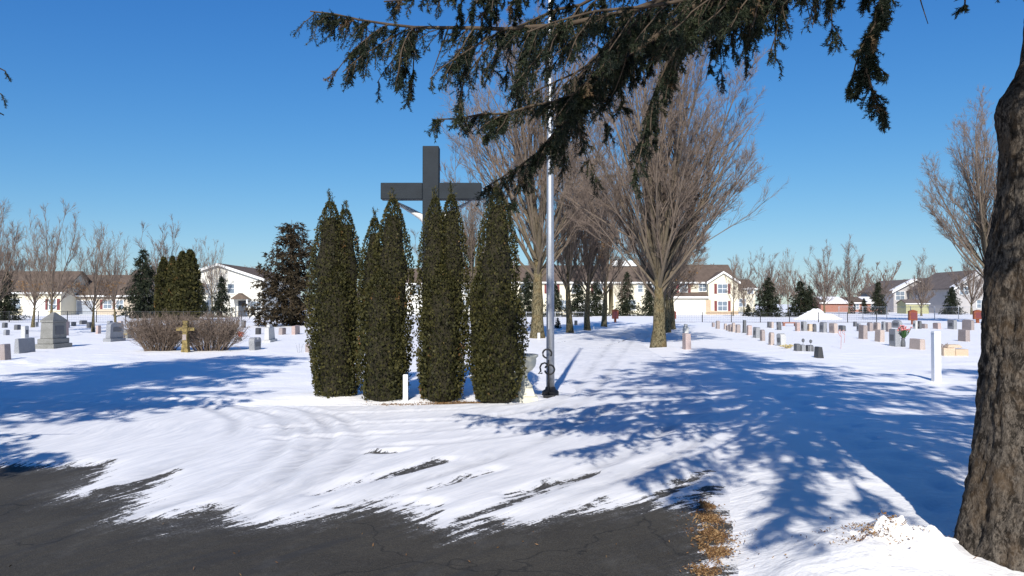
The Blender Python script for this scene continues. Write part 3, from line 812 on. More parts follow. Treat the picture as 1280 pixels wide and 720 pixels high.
# spruces beside and behind the camera, known from their shadows on the snow
def coarse_spruce_meshes(seed, H, zb, rmax, dens, whorl, nb, shape=.8, mat_n='needle'):
    p, rd, lat, lr, rng = spruce(seed, H, zb, rmax, dens, whorl, nb, shape=shape)
    v, qd = join([tubes(p, rd, 4), tubes(lat[:, ::4], lr[:, ::4], 3)])
    zz = np.linspace(-.2, H, 24)
    tr = MB().tube(np.stack([.04*np.sin(zz), .04*np.cos(zz*1.2), zz], -1), .30*(H/14)*(1-np.clip(zz, 0, H)/H)**.8+.015, 12).mesh('trunk', smooth=True)
    return tr, mesh_np('boughs', v, quads=qd, smooth=True), fol_mesh('crown', brush(rng, lat, False))
tr_, bo_, cr_ = coarse_spruce_meshes(31, 11.5, 2.5, 4.5, 12, .36, 8, .55)
for (x, y, sc, rz, lab) in [(-10.0, 5.4, 1.15, .4, 'spruce beyond the left edge, its bough tips just showing'),
                            (-16.0, 4.5, .95, 2.1, 'smaller spruce farther left whose shadow crosses the left snow'),
                            (9.6, 2.2, 1.05, 4.0, 'spruce out of frame on the right shading the snow by the white post')]:
    t = thing('spruce_tree', lab, 'tree', (x, y, 0), rz, 'spruces beside the driveway', sc)
    if x < -8 and sc > 1: LEFT_SPRUCE = t
    obj('trunk', tr_, M['spruce_bark'], t); obj('boughs', bo_, M['spruce_twig'], t); obj('crown', cr_, M['needle'], t)

# bough tips of the left spruce that reach into the picture
def left_bough():
    rng = np.random.RandomState(77); st = []; la = []; lr_ = []
    base = np.array([-10.0, 5.4, 4.9])
    for tip in ((7, 89, 8.0), (2, 118, 8.1), (5, 144, 7.9)):
        e = P(*tip); c = base+(e-base)*np.linspace(0, 1, 16)[:, None]; c[:, 2] += .5*np.sin(np.linspace(0, np.pi, 16))
        st.append(tubes(c[None], np.linspace(.04, .006, 16)[None], 6))
        a, b = spruce_branchlets(rng, c[None], None, 16, True, .8, .10, .22); la.append(a); lr_.append(b)
    la = np.concatenate(la); lr_ = np.concatenate(lr_); st.append(tubes(la[:, ::2], lr_[:, ::2], 3))
    v, q = join(st); root = LEFT_SPRUCE; mw = np.array(Matrix.LocRotScale(root.location, root.rotation_euler, root.scale).inverted())
    tf = lambda v: v@mw[:3, :3].T+mw[:3, 3]
    obj('long_bough', mesh_np('long_bough', tf(v), quads=q, smooth=True), M['spruce_twig'], root)
    obj('long_bough_needles', fol_mesh('long_bough_needles', [(tf(v), t_, a) for v, t_, a in brush(rng, la, True)]), M['needle'], root)
left_bough()

# ------------------------------------------------------------------ bare deciduous trees
VA = bare_tree(101, 10.8, 2.0, .23, 32, 3.9, (9, 7, 3, 8), .0050)
VB = bare_tree(102, 11.5, 2.4, .24, 25, 4.0, (9, 7, 3, 6), .0056)
VC = bare_tree(103, 8.5, 2.0, .17, 20, 2.5, (8, 6, 3, 6), .0058)
VD = bare_tree(104, 8.0, 1.9, .16, 20, 2.4, (8, 6, 3, 6), .0058, leaves=700)
VE = bare_tree(105, 7.0, 1.5, .09, 14, 1.7, (7, 5, 6), .0065)
VF = bare_tree(106, 6.5, 1.4, .10, 16, 2.0, (7, 5, 6), .0065, leaves=900)
VG = bare_tree(107, 9.0, 1.2, .15, 16, 2.8, (7, 6, 7), .013)
def bare(var, px, py, ytop, label, Hn, rz=0, group=None, name='bare_tree', far=False, wide=1.0):
    g0 = G(px, py); h = P(px, ytop, g0[1])[2]
    s = h/Hn
    t = thing(name, label, 'tree', (g0[0], g0[1], gz(g0[0], g0[1])-.02), rz, group, (s*wide, s*wide, s))
    obj('trunk', var[0], M['maple_bark'], t); obj('crown', var[1], M['twig_far'] if far else M['twig'], t) if len(var[1].materials) == 0 else obj('crown', var[1], None, t)
    if var[2] is not None: obj('dry_leaves', var[2], M['dry_leaf'], t)
    return t
LR, RR = 'bare maples left of the lane', 'bare maples right of the lane'
bare(VA, 823, 435, 92, 'nearest bare maple right of the lane, broad fan of branches', 9.9, 0.3, RR)
bare(VC, 828, 422, 215, 'second bare maple right of the lane, half behind the nearest', 8.5, 1.7, RR)
bare(VD, 834, 417, 235, 'third bare maple right of the lane, behind the first two', 8.0, 2.9, RR)
bare(VC, 840, 413, 255, 'farthest bare maple in the line right of the lane', 8.5, 4.4, RR)
bare(VB, 672, 424, 88, 'tall bare maple left of the lane, its crown behind the cross', 10.6, .9, LR)
bare(VC, 711, 417, 188, 'second bare maple left of the lane, just right of the flagpole', 8.5, 5.2, LR, wide=.85)
bare(VD, 735, 414, 205, 'third bare maple left of the lane, a few brown leaves left', 8.0, .5, LR, wide=.85)
bare(VC, 756, 410, 225, 'fourth bare maple left of the lane, next to the red-brown pillar', 8.5, 2.3, LR, wide=.85)
bare(VB, 1236, 405, 158, 'bare tree whose crown shows left of the spruce trunk', 11.3, 2.4, None, far=False)
LT = 'young trees at the left back of the cemetery'
bare(VE, 64, 419, 264, 'slender young bare tree behind the large grey monument', 7.0, 0, LT)
bare(VF, 42, 411, 305, 'young tree with orange-brown leaves at the far left', 6.5, 1, LT, wide=1.1)
bare(VF, 117, 416, 300, 'young tree with brown leaves left of the arched grey headstone', 6.5, 2.5, LT)
bare(VE, 143, 412, 296, 'young bare tree behind the arched grey headstone', 7.0, 4, LT)
bare(VE, -6, 418, 262, 'bare tree cut by the left edge', 7.0, 2, LT)
FT = 'far bare trees behind the houses and the fence'
for px, py, yt, var, Hn, lab, w in [
    (205, 396, 293, VG, 9, 'bare tree rising behind the four narrow arborvitae', 1),
    (265, 397, 305, VE, 7, 'thin bare tree before the white gable house', .9),
    (238, 395, 318, VG, 9, 'bare tree top left of the white gable', .9),
    (985, 396, 318, VE, 7, 'slender bare tree between the two dark spruces', .75),
    (1030, 394, 318, VG, 9, 'bare tree right of the dark spruces', 1.0),
    (1062, 393, 314, VG, 9, 'taller bare tree above the snow pile', 1.0),
    (1152, 396, 328, VG, 9, 'round crowned bare tree in front of the snowy gables', .9),
    (960, 392, 325, VG, 9, 'bare tree behind the left dark spruce', 1.0),
    (930, 392, 330, VG, 9, 'bare tree right behind the cream house', .9),
    (778, 396, 330, VE, 7, 'small bare tree left of the big maple trunk', 1.0),
    (917, 396, 325, VE, 7, 'thin bare tree before the cream gable', .8),
    (1215, 394, 310, VG, 9, 'bare tree beside the large grey roof', 1.0),
    (545, 396, 300, VG, 9, 'bare tree behind the arborvitae by the cross', 1.0),
    (590, 397, 250, VB, 11.3, 'large bare tree behind the cross arm', 1.0),
    (1100, 392, 340, VG, 9, 'low bare tree right of the far blue spruce', 1.1),
    (8, 394, 300, VG, 9, 'bare tree at far left behind the houses', 1.0)]:
    bare(var, px, py, yt, lab, Hn, px*.7, FT, far=(var is VG), wide=w)

# distant wood
rng = np.random.RandomState(9)
wv = bare_tree(201, 9, .8, .14, 9, 3.2, (3, 3, 6), .045)
vv = np.zeros(len(wv[1].vertices)*3, np.float32); wv[1].vertices.foreach_get('co', vv); vv = vv.reshape(-1, 3)
qq = np.zeros(len(wv[1].polygons)*4, np.int32); wv[1].polygons.foreach_get('vertices', qq); qq = qq.reshape(-1, 4)
VV, QQ, o = [], [], 0
for i in range(56):
    a = rng.uniform(-640, 720); Yd = rng.uniform(175, 250)
    if 0 < a < 260 and i % 2: a += 300
    x = a/1000*Yd; s = rng.uniform(.9, 1.35); r_ = rng.uniform(0, 6.28)
    c, s_ = math.cos(r_), math.sin(r_)
    p = vv.copy(); p = np.stack([(p[:, 0]*c-p[:, 1]*s_)*1.25, (p[:, 0]*s_+p[:, 1]*c)*1.25, p[:, 2]], -1)*s+np.array([x, Yd, 0])
    VV.append(p); QQ.append(qq+o); o += len(vv)
tag(obj('woodland', mesh_np('woodland', np.concatenate(VV), quads=np.concatenate(QQ)), M['twig_far']), 'far bare wood along the horizon behind the houses', 'woodland', kind='stuff')

# ------------------------------------------------------------------ conifers in the background
def conifer_meshes(seed, H, rmax, zb=.25, dens=6.5, whorl=.30, nb=9, shape=.9, droop=.25):
    p, rd, lat, lr, rng = spruce(seed, H, zb, rmax, dens, whorl, nb, shape=shape, droop=droop)
    tr = MB().tube([(0, 0, -.2), (0, 0, H*.5), (0, 0, H)], [.12*H/6, .07*H/6, .01], 8).mesh('trunk', smooth=True)
    ch = []
    d = unit(lat[:, -1]-lat[:, 0]); L = np.linalg.norm(lat[:, -1]-lat[:, 0], axis=1)
    ch.append(needles(rng, lat[:, 0], d, L, 12, .22, .085, .8))
    d2 = unit(p[:, -1]-p[:, 0]); ch.append(needles(rng, p[:, 0], d2, np.linalg.norm(p[:, -1]-p[:, 0], axis=1), 14, .25, .06, .7))
    return tr, fol_mesh('crown', ch)
CA = conifer_meshes(41, 6, 2.3); CB = conifer_meshes(42, 6, 1.9, whorl=.38); CCD = conifer_meshes(43, 7.6, 2.7, zb=.15, dens=6.0, whorl=.32, nb=9, shape=.62, droop=.02)
def conifer(var, Hn, px, py, yt, label, cat='tree', w=1.0, rz=0, mat='needle_far', group=None, name='spruce_tree'):
    g0 = G(px, py); h = P(px, yt, g0[1])[2]; s = h/Hn
    t = thing(name, label, cat, (g0[0], g0[1], gz(g0[0], g0[1])-.02), rz, group, (s*w, s*w, s))
    obj('trunk', var[0], M['spruce_bark'], t)
    if len(var[1].materials) == 0: var[1].materials.append(M[mat])
    obj('crown', var[1], None, t)
BC = 'dark evergreens in front of the houses'
conifer(CCD, 7.6, 364, 409, 276, 'large brown-green cedar behind the left arborvitae', w=1.22, mat='cedar', name='cedar_tree')
for i, (v, hn, px, py, yt, lab, w) in enumerate([
    (CA, 6, 178, 399, 309, 'dark spruce left of the narrow arborvitae group', .95), (CA, 6, 6, 402, 333, 'dark spruce at the far left edge', 1.0),
    (CB, 6, 277, 398, 343, 'spruce in front of the white gable house', 1.0), (CB, 6, 253, 397, 352, 'small spruce left in front of the white gable', .8),
    (CA, 6, 660, 397, 338, 'dark spruce seen left of the flagpole', 1.0), (CB, 6, 722, 397, 346, 'dark spruce behind the second maple', 1.2), (CA, 6, 693, 397, 350, 'dark spruce right behind the flagpole', 1.0),
    (CB, 6, 784, 396, 337, 'dark spruce left of the big maple trunk', 1.0), (CA, 6, 812, 396, 350, 'dark spruce hidden behind the big maple trunk', .9), (CA, 6, 745, 396, 348, 'dark spruce behind the third maple', 1.0),
    (CA, 6, 960, 397, 345, 'broad dark spruce right of the cream house', 1.25), (CB, 6, 1001, 397, 349, 'dark spruce with pointed top beside the slender bare tree', 1.35), (CA, 6, 1012, 397, 356, 'rounded dark spruce left of the snow pile', 1.0),
    (CB, 6, 1098, 394, 350, 'blue-green spruce beyond the right fence', .95), (CB, 6, 1080, 393, 372, 'small spruce left of the blue-green one', 1.1), (CA, 6, 1190, 394, 357, 'green spruce before the snowy roofs at right', 1.1), (CB, 6, 935, 396, 380, 'low evergreen bush beside the cream house', 1.6)]):
    conifer(v, hn, px, py, yt, lab, w=w, rz=i*1.3, group=BC)

# arborvitae: columns of upright sprays
def arbor_meshes(seed, leaders, n, spray=.085, fing=3):
    """leaders: (dx, dy, height, rmax)"""
    rng = np.random.RandomState(seed); ch = []; core = MB(); trunk = MB()
    tot = sum(h*r for _, _, h, r in leaders)
    for dx, dy, h, rm in leaders:
        N = int(n*h*rm/tot)
        t = rng.uniform(0, 1, N)**.92; th = rng.uniform(0, 6.283, N)
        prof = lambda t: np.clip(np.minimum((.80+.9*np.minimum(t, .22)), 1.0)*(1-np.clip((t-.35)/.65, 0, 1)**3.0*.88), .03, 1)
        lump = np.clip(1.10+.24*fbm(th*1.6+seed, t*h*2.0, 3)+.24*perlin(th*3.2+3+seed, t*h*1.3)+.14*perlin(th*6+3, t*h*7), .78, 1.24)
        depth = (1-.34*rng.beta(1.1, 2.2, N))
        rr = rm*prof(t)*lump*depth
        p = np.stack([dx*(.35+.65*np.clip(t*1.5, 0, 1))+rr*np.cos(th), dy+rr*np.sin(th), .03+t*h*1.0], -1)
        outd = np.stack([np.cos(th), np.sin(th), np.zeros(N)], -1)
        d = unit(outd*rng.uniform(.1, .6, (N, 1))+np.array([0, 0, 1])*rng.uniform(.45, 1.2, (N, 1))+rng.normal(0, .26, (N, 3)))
        tint = np.clip(.38+.9*(lump*depth-1.02)+.4*perlin(th*5+seed, t*h*6)+rng.normal(0, .17, N), 0, .97)  # deeper sprays are tinted darker, putting the shade of the gaps into the colour
        br = perlin(th*1.3+9, t*h*1.1+seed) > .40
        tint = np.where(br & (rng.uniform(0, 1, N) < .35), 1.0, tint)
        sz = spray*rng.uniform(.6, 1.25, N)*(1-.35*t)
        side = unit(np.cross(d, rng.normal(0, 1, (N, 3))))
        for k in range(fing):
            a = (k-(fing-1)/2)*.42
            fd = unit(d*math.cos(a)+side*math.sin(a)); nrm = unit(np.cross(d, side)); wv_ = np.cross(fd, nrm)*(sz*.20)[:, None]
            tip = p+fd*(sz*(1-.12*abs(a)))[:, None]
            mid = p+fd*(sz*.55)[:, None]
            v = np.stack([p, mid-wv_, tip, mid+wv_], 1).reshape(-1, 3)
            b = np.arange(N)[:, None]*4
            tri = np.concatenate([b+np.array([[0, 1, 2]]), b+np.array([[0, 2, 3]])])
            ch.append((v, tri, np.repeat(tint, 4)))
        # leader shoot
        q = np.array([[dx, dy, h*1.0+i*.012] for i in range(14)])+rng.normal(0, .02, (14, 3))
        ch.append(needles(rng, q, unit(rng.normal(0, .35, (14, 3))+np.array([0, 0, 1.])), np.full(14, .09), 8, .05, .014))
        zz = np.linspace(.0, h*.93, 22)
        core.tube(np.stack([dx*(.35+.65*np.clip(zz/h*1.5, 0, 1)), np.full(22, dy), zz], -1), rm*.72*prof(zz/h)*(1+.1*np.sin(zz*9+dx)), 14)  # solid dark core added to block light, standing in for dense inner twigs
        trunk.tube([(dx*.35, dy, -.1), (dx*.6, dy, h*.4), (dx, dy, h*.97)], [.05, .035, .008], 8)
    return trunk.mesh('trunk', smooth=True), core.mesh('inner_twig_filler', smooth=True), fol_mesh('crown', ch)
AV = 'arborvitae in front of the cross'
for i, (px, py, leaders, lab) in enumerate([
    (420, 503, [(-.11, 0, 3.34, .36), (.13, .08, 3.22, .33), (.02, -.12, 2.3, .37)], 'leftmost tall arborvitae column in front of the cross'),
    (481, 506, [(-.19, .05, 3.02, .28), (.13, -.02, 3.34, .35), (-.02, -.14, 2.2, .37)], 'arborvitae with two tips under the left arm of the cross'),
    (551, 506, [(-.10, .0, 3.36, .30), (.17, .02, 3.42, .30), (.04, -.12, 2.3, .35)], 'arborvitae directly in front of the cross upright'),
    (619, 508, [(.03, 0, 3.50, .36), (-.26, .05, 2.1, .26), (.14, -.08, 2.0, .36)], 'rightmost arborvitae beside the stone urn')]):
    g0 = G(px, py-3)
    t = thing('arborvitae', lab, 'tree', (g0[0], g0[1], .03), 0, AV)
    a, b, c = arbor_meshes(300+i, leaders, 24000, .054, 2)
    obj('trunk', a, M['spruce_bark'], t); obj('inner_twig_filler', b, M['arbor_in'], t); obj('crown', c, M['arbor'], t)
fa = [arbor_meshes(350+i, [(0, 0, 5.6, .62)], 3500, .26) for i in range(2)]
for i, (px, yt, w, lab) in enumerate([(204, 321, .95, 'leftmost of four narrow arborvitae behind the twiggy hedge'), (215, 320, .8, 'second of four narrow arborvitae behind the twiggy hedge'), (227, 314, 1.0, 'third of four narrow arborvitae behind the twiggy hedge'), (237, 312, 1.1, 'rightmost of four narrow arborvitae behind the twiggy hedge')]):
    g0 = G(px, 402); s = P(px, yt, g0[1])[2]/5.75
    t = thing('arborvitae', lab, 'tree', (g0[0], g0[1], .02), i*2.0, 'narrow arborvitae behind the hedge', (s*w, s*w, s))
    a, b, c = fa[i % 2]
    obj('trunk', a, M['spruce_bark'], t); obj('inner_twig_filler', b, M['arbor_in'], t); obj('crown', c, M['arbor'], t)
g0 = G(1065, 393); sm = arbor_meshes(360, [(0, 0, 2.0, .45)], 600, .2)
t = thing('arborvitae', 'small brown conical shrub beyond the right fence', 'shrub', (g0[0], g0[1], .02)); obj('trunk', sm[0], M['spruce_bark'], t); obj('crown', sm[2], M['cedar'], t)

# ------------------------------------------------------------------ twiggy shrubs on the left
def shrub_mesh(seed, rx, h, n):
    rng = np.random.RandomState(seed)
    a = rng.uniform(0, 6.283, n); r_ = np.sqrt(rng.uniform(0, 1, n))*rx*.45
    P0 = np.stack([r_*np.cos(a), r_*np.sin(a)*.8, np.full(n, -.03)], -1)
    D = unit(np.stack([np.cos(a)*r_/rx*1.4, np.sin(a)*r_/rx*1.4, np.ones(n)], -1)+rng.normal(0, .12, (n, 3)))
    p = grow(rng, P0, D, rng.uniform(.8, 1.05, n)*h, 6, .02, .09); rd = taperad(np.full(n, .011), 6, .5); parts = [tubes(p, rd, 4)]
    q, d, L, r2 = spawn(rng, p, rd, 6, .15, .95, .55, .2, .5, .35, .6)
    p = grow(rng, q, d, L, 4, .05, .12); rd = taperad(np.maximum(r2, .0045), 4, .6); parts.append(tubes(p, rd, 3))
    q, d, L, r2 = spawn(rng, p, rd, 9, .1, 1., .6, .2, .6, .35, .6)
    wv_ = unit(np.cross(d, rng.normal(0, 1, d.shape)))*.0042; e_ = q+d*np.maximum(L, .12)[:, None]
    parts.append((np.stack([q-wv_, q+wv_, e_+wv_*.4, e_-wv_*.4], 1).reshape(-1, 3), np.arange(len(q)*4).reshape(-1, 4)))
    return mesh_np('stems', *[join(parts)[0]], quads=join(parts)[1], smooth=True)
for i, (px, w, lab) in enumerate([(200, 1.0, 'left half of the twiggy leafless hedge behind the stone cross'), (263, 1.02, 'right half of the twiggy leafless hedge behind the stone cross')]):
    g0 = G(px, 440)
    t = thing('leafless_shrub', lab, 'shrub', (g0[0], g0[1], gz(g0[0], g0[1])), 0, 'leafless hedge shrubs')
    obj('stems', shrub_mesh(400+i, 1.12*w, 1.24, 150), M['twig'], t)

# ------------------------------------------------------------------ crucifix seen from behind
g0 = G(539, 494); CY = g0[1]+.55
cxp = P(539, 300, CY)[0]; ztop = P(539, 184, CY)[2]
zb0, zb1 = P(539, 250, CY)[2], P(539, 229.5, CY)[2]
hw = .0101*CY
t = thing('crucifix', 'tall dark grey crucifix seen from behind above the arborvitae', 'crucifix', (cxp, CY, 0))
MB().box(-hw, hw, -.14, .14, -.1, ztop).build('upright', M['cross'], t, .012)
xl, xr = P(477, 240, CY)[0]-cxp, P(602, 240, CY)[0]-cxp
MB().box(xl, -hw-.002, -.125, .125, zb0, zb1).build('cross_arm', M['cross'], t, .012)
MB().box(hw+.002, xr, -.125, .125, zb0, zb1).build('cross_arm', M['cross'], t, .012)
# white carved figure fixed to the far face: one continuous skinned body
def figure():
    zc = (zb0+zb1)/2-.16
    J = {'pelvis': (-.03, .27, zc-1.02, .13), 'waist': (-.01, .28, zc-.78, .115), 'chest': (0, .30, zc-.48, .155), 'neck': (.02, .30, zc-.20, .06), 'head': (.05, .34, zc-.06, .095), 'crown': (.06, .33, zc+.08, .075),
         'shl': (-.19, .28, zc-.30, .07), 'ell': (-.46, .25, zc-.14, .05), 'wrl': (-.70, .20, zc-.02, .034), 'hal': (-.79, .19, zc+.09, .036),
         'shr': (.19, .28, zc-.30, .07), 'elr': (.46, .25, zc-.14, .05), 'wrr': (.70, .20, zc-.02, .034), 'har': (.79, .19, zc+.09, .036),
         'hpl': (-.10, .27, zc-1.10, .10), 'knl': (-.15, .36, zc-1.50, .068), 'anl': (-.03, .24, zc-1.90, .045), 'fol': (-.02, .30, zc-2.03, .04),
         'hpr': (.07, .27, zc-1.10, .10), 'knr': (-.05, .38, zc-1.50, .068), 'anr': (.03, .26, zc-1.90, .045), 'for': (.03, .32, zc-2.03, .04)}
    E = [('pelvis','waist'),('waist','chest'),('chest','neck'),('neck','head'),('head','crown'),('chest','shl'),('shl','ell'),('ell','wrl'),('wrl','hal'),('chest','shr'),('shr','elr'),('elr','wrr'),('wrr','har'),
         ('pelvis','hpl'),('hpl','knl'),('knl','anl'),('anl','fol'),('pelvis','hpr'),('hpr','knr'),('knr','anr'),('anr','for')]
    ks = list(J); me = bpy.data.meshes.new('carved_figure')
    me.from_pydata([J[k][:3] for k in ks], [(ks.index(a), ks.index(b)) for a, b in E], []); me.update()
    o = obj('carved_figure', me, M['figure'], t)
    o.modifiers.new('skin', 'SKIN')
    for i, k in enumerate(ks):
        sv = me.skin_vertices[0].data[i]; sv.radius = (J[k][3], J[k][3]); sv.use_root = (k == 'pelvis')
    sb = o.modifiers.new('sub', 'SUBSURF'); sb.levels = 2; sb.render_levels = 2
    o['label'] = 'white carved figure on the far face of the cross'
figure()

# ------------------------------------------------------------------ flagpole, scroll hook, urn, posts
g0 = G(688, 496); FX, FY = g0[0], g0[1]
t = thing('flagpole', 'tall silver aluminium flagpole right of the arborvitae', 'flagpole', (FX, FY, 0))
MB().lathe([(.074, -.05), (.066, 2.9), (.053, 5.2), (.042, 6.9), (.030, 9.7)], 28).build('shaft', M['alu'], t, smooth=True)
MB().lathe([(.150, -.03), (.150, .09), (.13, .115), (.10, .13), (.088, .17), (.076, .18)], 28).build('base_collar', M['iron'], t, smooth=True)
MB().lathe([(.01, 9.69), (.05, 9.72), (.07, 9.79), (.05, 9.87), (.01, 9.89)], 16).build('finial', M['alu'], t, smooth=True)
MB().tube([(-.03, -.085, 1.2), (-.028, -.075, 4), (-.02, -.04, 9.6)], .006, 5).build('halyard', M['white'], t)
# wrought iron scroll stake, camera side of the pole
SY = FY-.22
def scroll(pts, r_=.016):
    return MB().tube(np.array([P(a, b, SY)-np.array([sx_, SY, 0]) for a, b in pts]), r_, 7)
b0 = G(686, 497); sx_ = b0[0]
t = thing('scroll_hook', 'black wrought iron scroll stake at the foot of the flagpole', 'iron stake', (sx_, SY, 0))
circ = lambda cx, cy, r_, a0, a1, n=18: [(cx+r_*math.cos(R(a0+(a1-a0)*i/(n-1))), cy+r_*math.sin(R(a0+(a1-a0)*i/(n-1)))) for i in range(n)]
stake = [P(685.5, y, SY)-np.array([sx_, SY, 0]) for y in (500, 480, 462, 450)]; stake[0][2] = -.05
MB().tube(np.array(stake), .016, 8).build('stake', M['iron'], t, smooth=True)
scroll(circ(684, 442, 5.5, 95, 395)).build('scroll', M['iron'], t, smooth=True)
scroll(circ(687, 462, 6, -160, 170)).build('scroll', M['iron'], t, smooth=True)
scroll([(685, 456), (681, 453.5), (677, 455), (675, 459), (676, 464), (673, 467), (678, 466.5)]).build('hook', M['iron'], t, smooth=True)
MB().box(-.10, .10, -.08, .08, 0, .06).build('foot_plate', M['iron'], t, .01)
g0 = G(653, 504)
t = thing('urn', 'cream cast stone urn on a pedestal, half hidden by the arborvitae', 'urn', (g0[0], g0[1]+.25, .0))
MB().taper(-.27, .27, -.27, .27, -.05, .10, .96).taper(-.22, .22, -.22, .22, .10, .24, .80).build('plinth', M['cream_stone'], t, .015)
MB().lathe([(.17, .235), (.18, .27), (.14, .31), (.10, .38), (.085, .44), (.10, .48), (.13, .50)], 28).build('stem', M['cream_stone'], t, smooth=True)
MB().lathe([(.10, .495), (.17, .53), (.225, .60), (.24, .68), (.235, .73), (.27, .76), (.275, .79), (.25, .80), (.21, .76), (.05, .74)], 32).build('bowl', M['cream_stone'], t, smooth=True)
def post(px, yb, yt, wpx, name, label, cat, mat, cap=True, round_=False):
    g0 = G(px, yb); h = P(px, yt, g0[1])[2]; w = wpx/1000*g0[1]/2
    t = thing(name, label, cat, (g0[0], g0[1], 0))
    m = MB()
    if round_: m.lathe([(w, -.1), (w, h*.97)], 16)
    else: m.box(-w, w, -w, w, -.1, h*.96)
    m.build('shaft', mat, t, 0 if round_ else w*.1, round_)
    m = MB()
    if round_: m.lathe([(w*1.06, h*.955), (w*1.06, h*.985), (w*.6, h)], 16)
    else: m.taper(-w*1.06, w*1.06, -w*1.06, w*1.06, h*.96, h, .8)
    m.build('cap', mat, t, 0, round_)
post(1170.5, 479, 414, 8.5, 'white_post', 'white square post standing alone in the snow at right', 'post', M['white'])
post(507, 505.5, 468, 6, 'white_post', 'white post between the second and third arborvitae', 'post', M['white'])
post(673.5, 425, 416, 3, 'white_post', 'short white stub at the foot of the tall maple', 'post', M['white'])
post(742, 413, 408, 1.5, 'white_post', 'thin white marker stake by the third lane maple', 'post', M['white'])

# red-brown panels on posts along the back of the cemetery
for px, yb, yt, w, lab in [(769, 404.5, 387, 8, 'red-brown wooden box pillar at the left end of the lane'), (842, 403.5, 389, 6, 'red-brown wooden box pillar behind the right lane maples'),
                           (1141, 407, 388, 10, 'red-brown wooden box pillar beyond the pink flowers'), (1222, 405, 388, 10, 'red-brown wooden box pillar beside the spruce trunk')]:
    g0 = G(px, yb); h = P(px, yt, g0[1])[2]; hw_ = w/2000*g0[1]
    t = thing('shrine_pillar', lab, 'pillar', (g0[0], g0[1], .05), 0, 'red-brown box pillars along the fence')
    MB().box(-hw_*.35, hw_*.35, -.06, .06, -.15, h*.32).build('leg', M['redwood'], t)
    MB().box(-hw_, hw_, -.14, .14, h*.30, h*.9).build('box', M['redwood'], t, .015)
    MB().box(-hw_*.72, hw_*.72, -.155, -.142, h*.38, h*.82).build('front_panel', M['shutter'], t)
    MB().prism([(-hw_*1.12, h*.9), (hw_*1.12, h*.9), (0, h)], -.17, .17, 'y').build('roof', M['redwood'], t)

# ------------------------------------------------------------------ yellow lichened stone cross
g0 = G(232, 442); k = g0[1]/1000
t = thing('stone_cross', 'small yellow lichened stone cross before the twiggy hedge', 'stone cross', (g0[0], g0[1], gz(g0[0], g0[1])-.02))
MB().prism([(-.13, -.05), (.13, -.05), (.085, 14*k), (.07, 25*k), (-.07, 25*k), (-.085, 14*k)], -.11, .11, 'y').build('shaft', M['lichen'], t, .012)
MB().box(-.085, .085, -.085, .085, 25*k+.002, 34*k).build('centre_block', M['lichen'], t, .012)
MB().box(-.30, -.087, -.06, .06, 27.5*k, 31.5*k).build('arm', M['lichen'], t, .012)
MB().box(.087, .30, -.06, .06, 27.5*k, 31.5*k).build('arm', M['lichen'], t, .012)
MB().prism([(-.06, 34*k+.002), (.06, 34*k+.002), (.09, 40*k), (-.09, 40*k)], -.07, .07, 'y').build('head', M['lichen'], t, .01)
MB().box(-.06, .06, -.125, -.105, 16*k, 23*k).build('plaque', M['brown'], t)

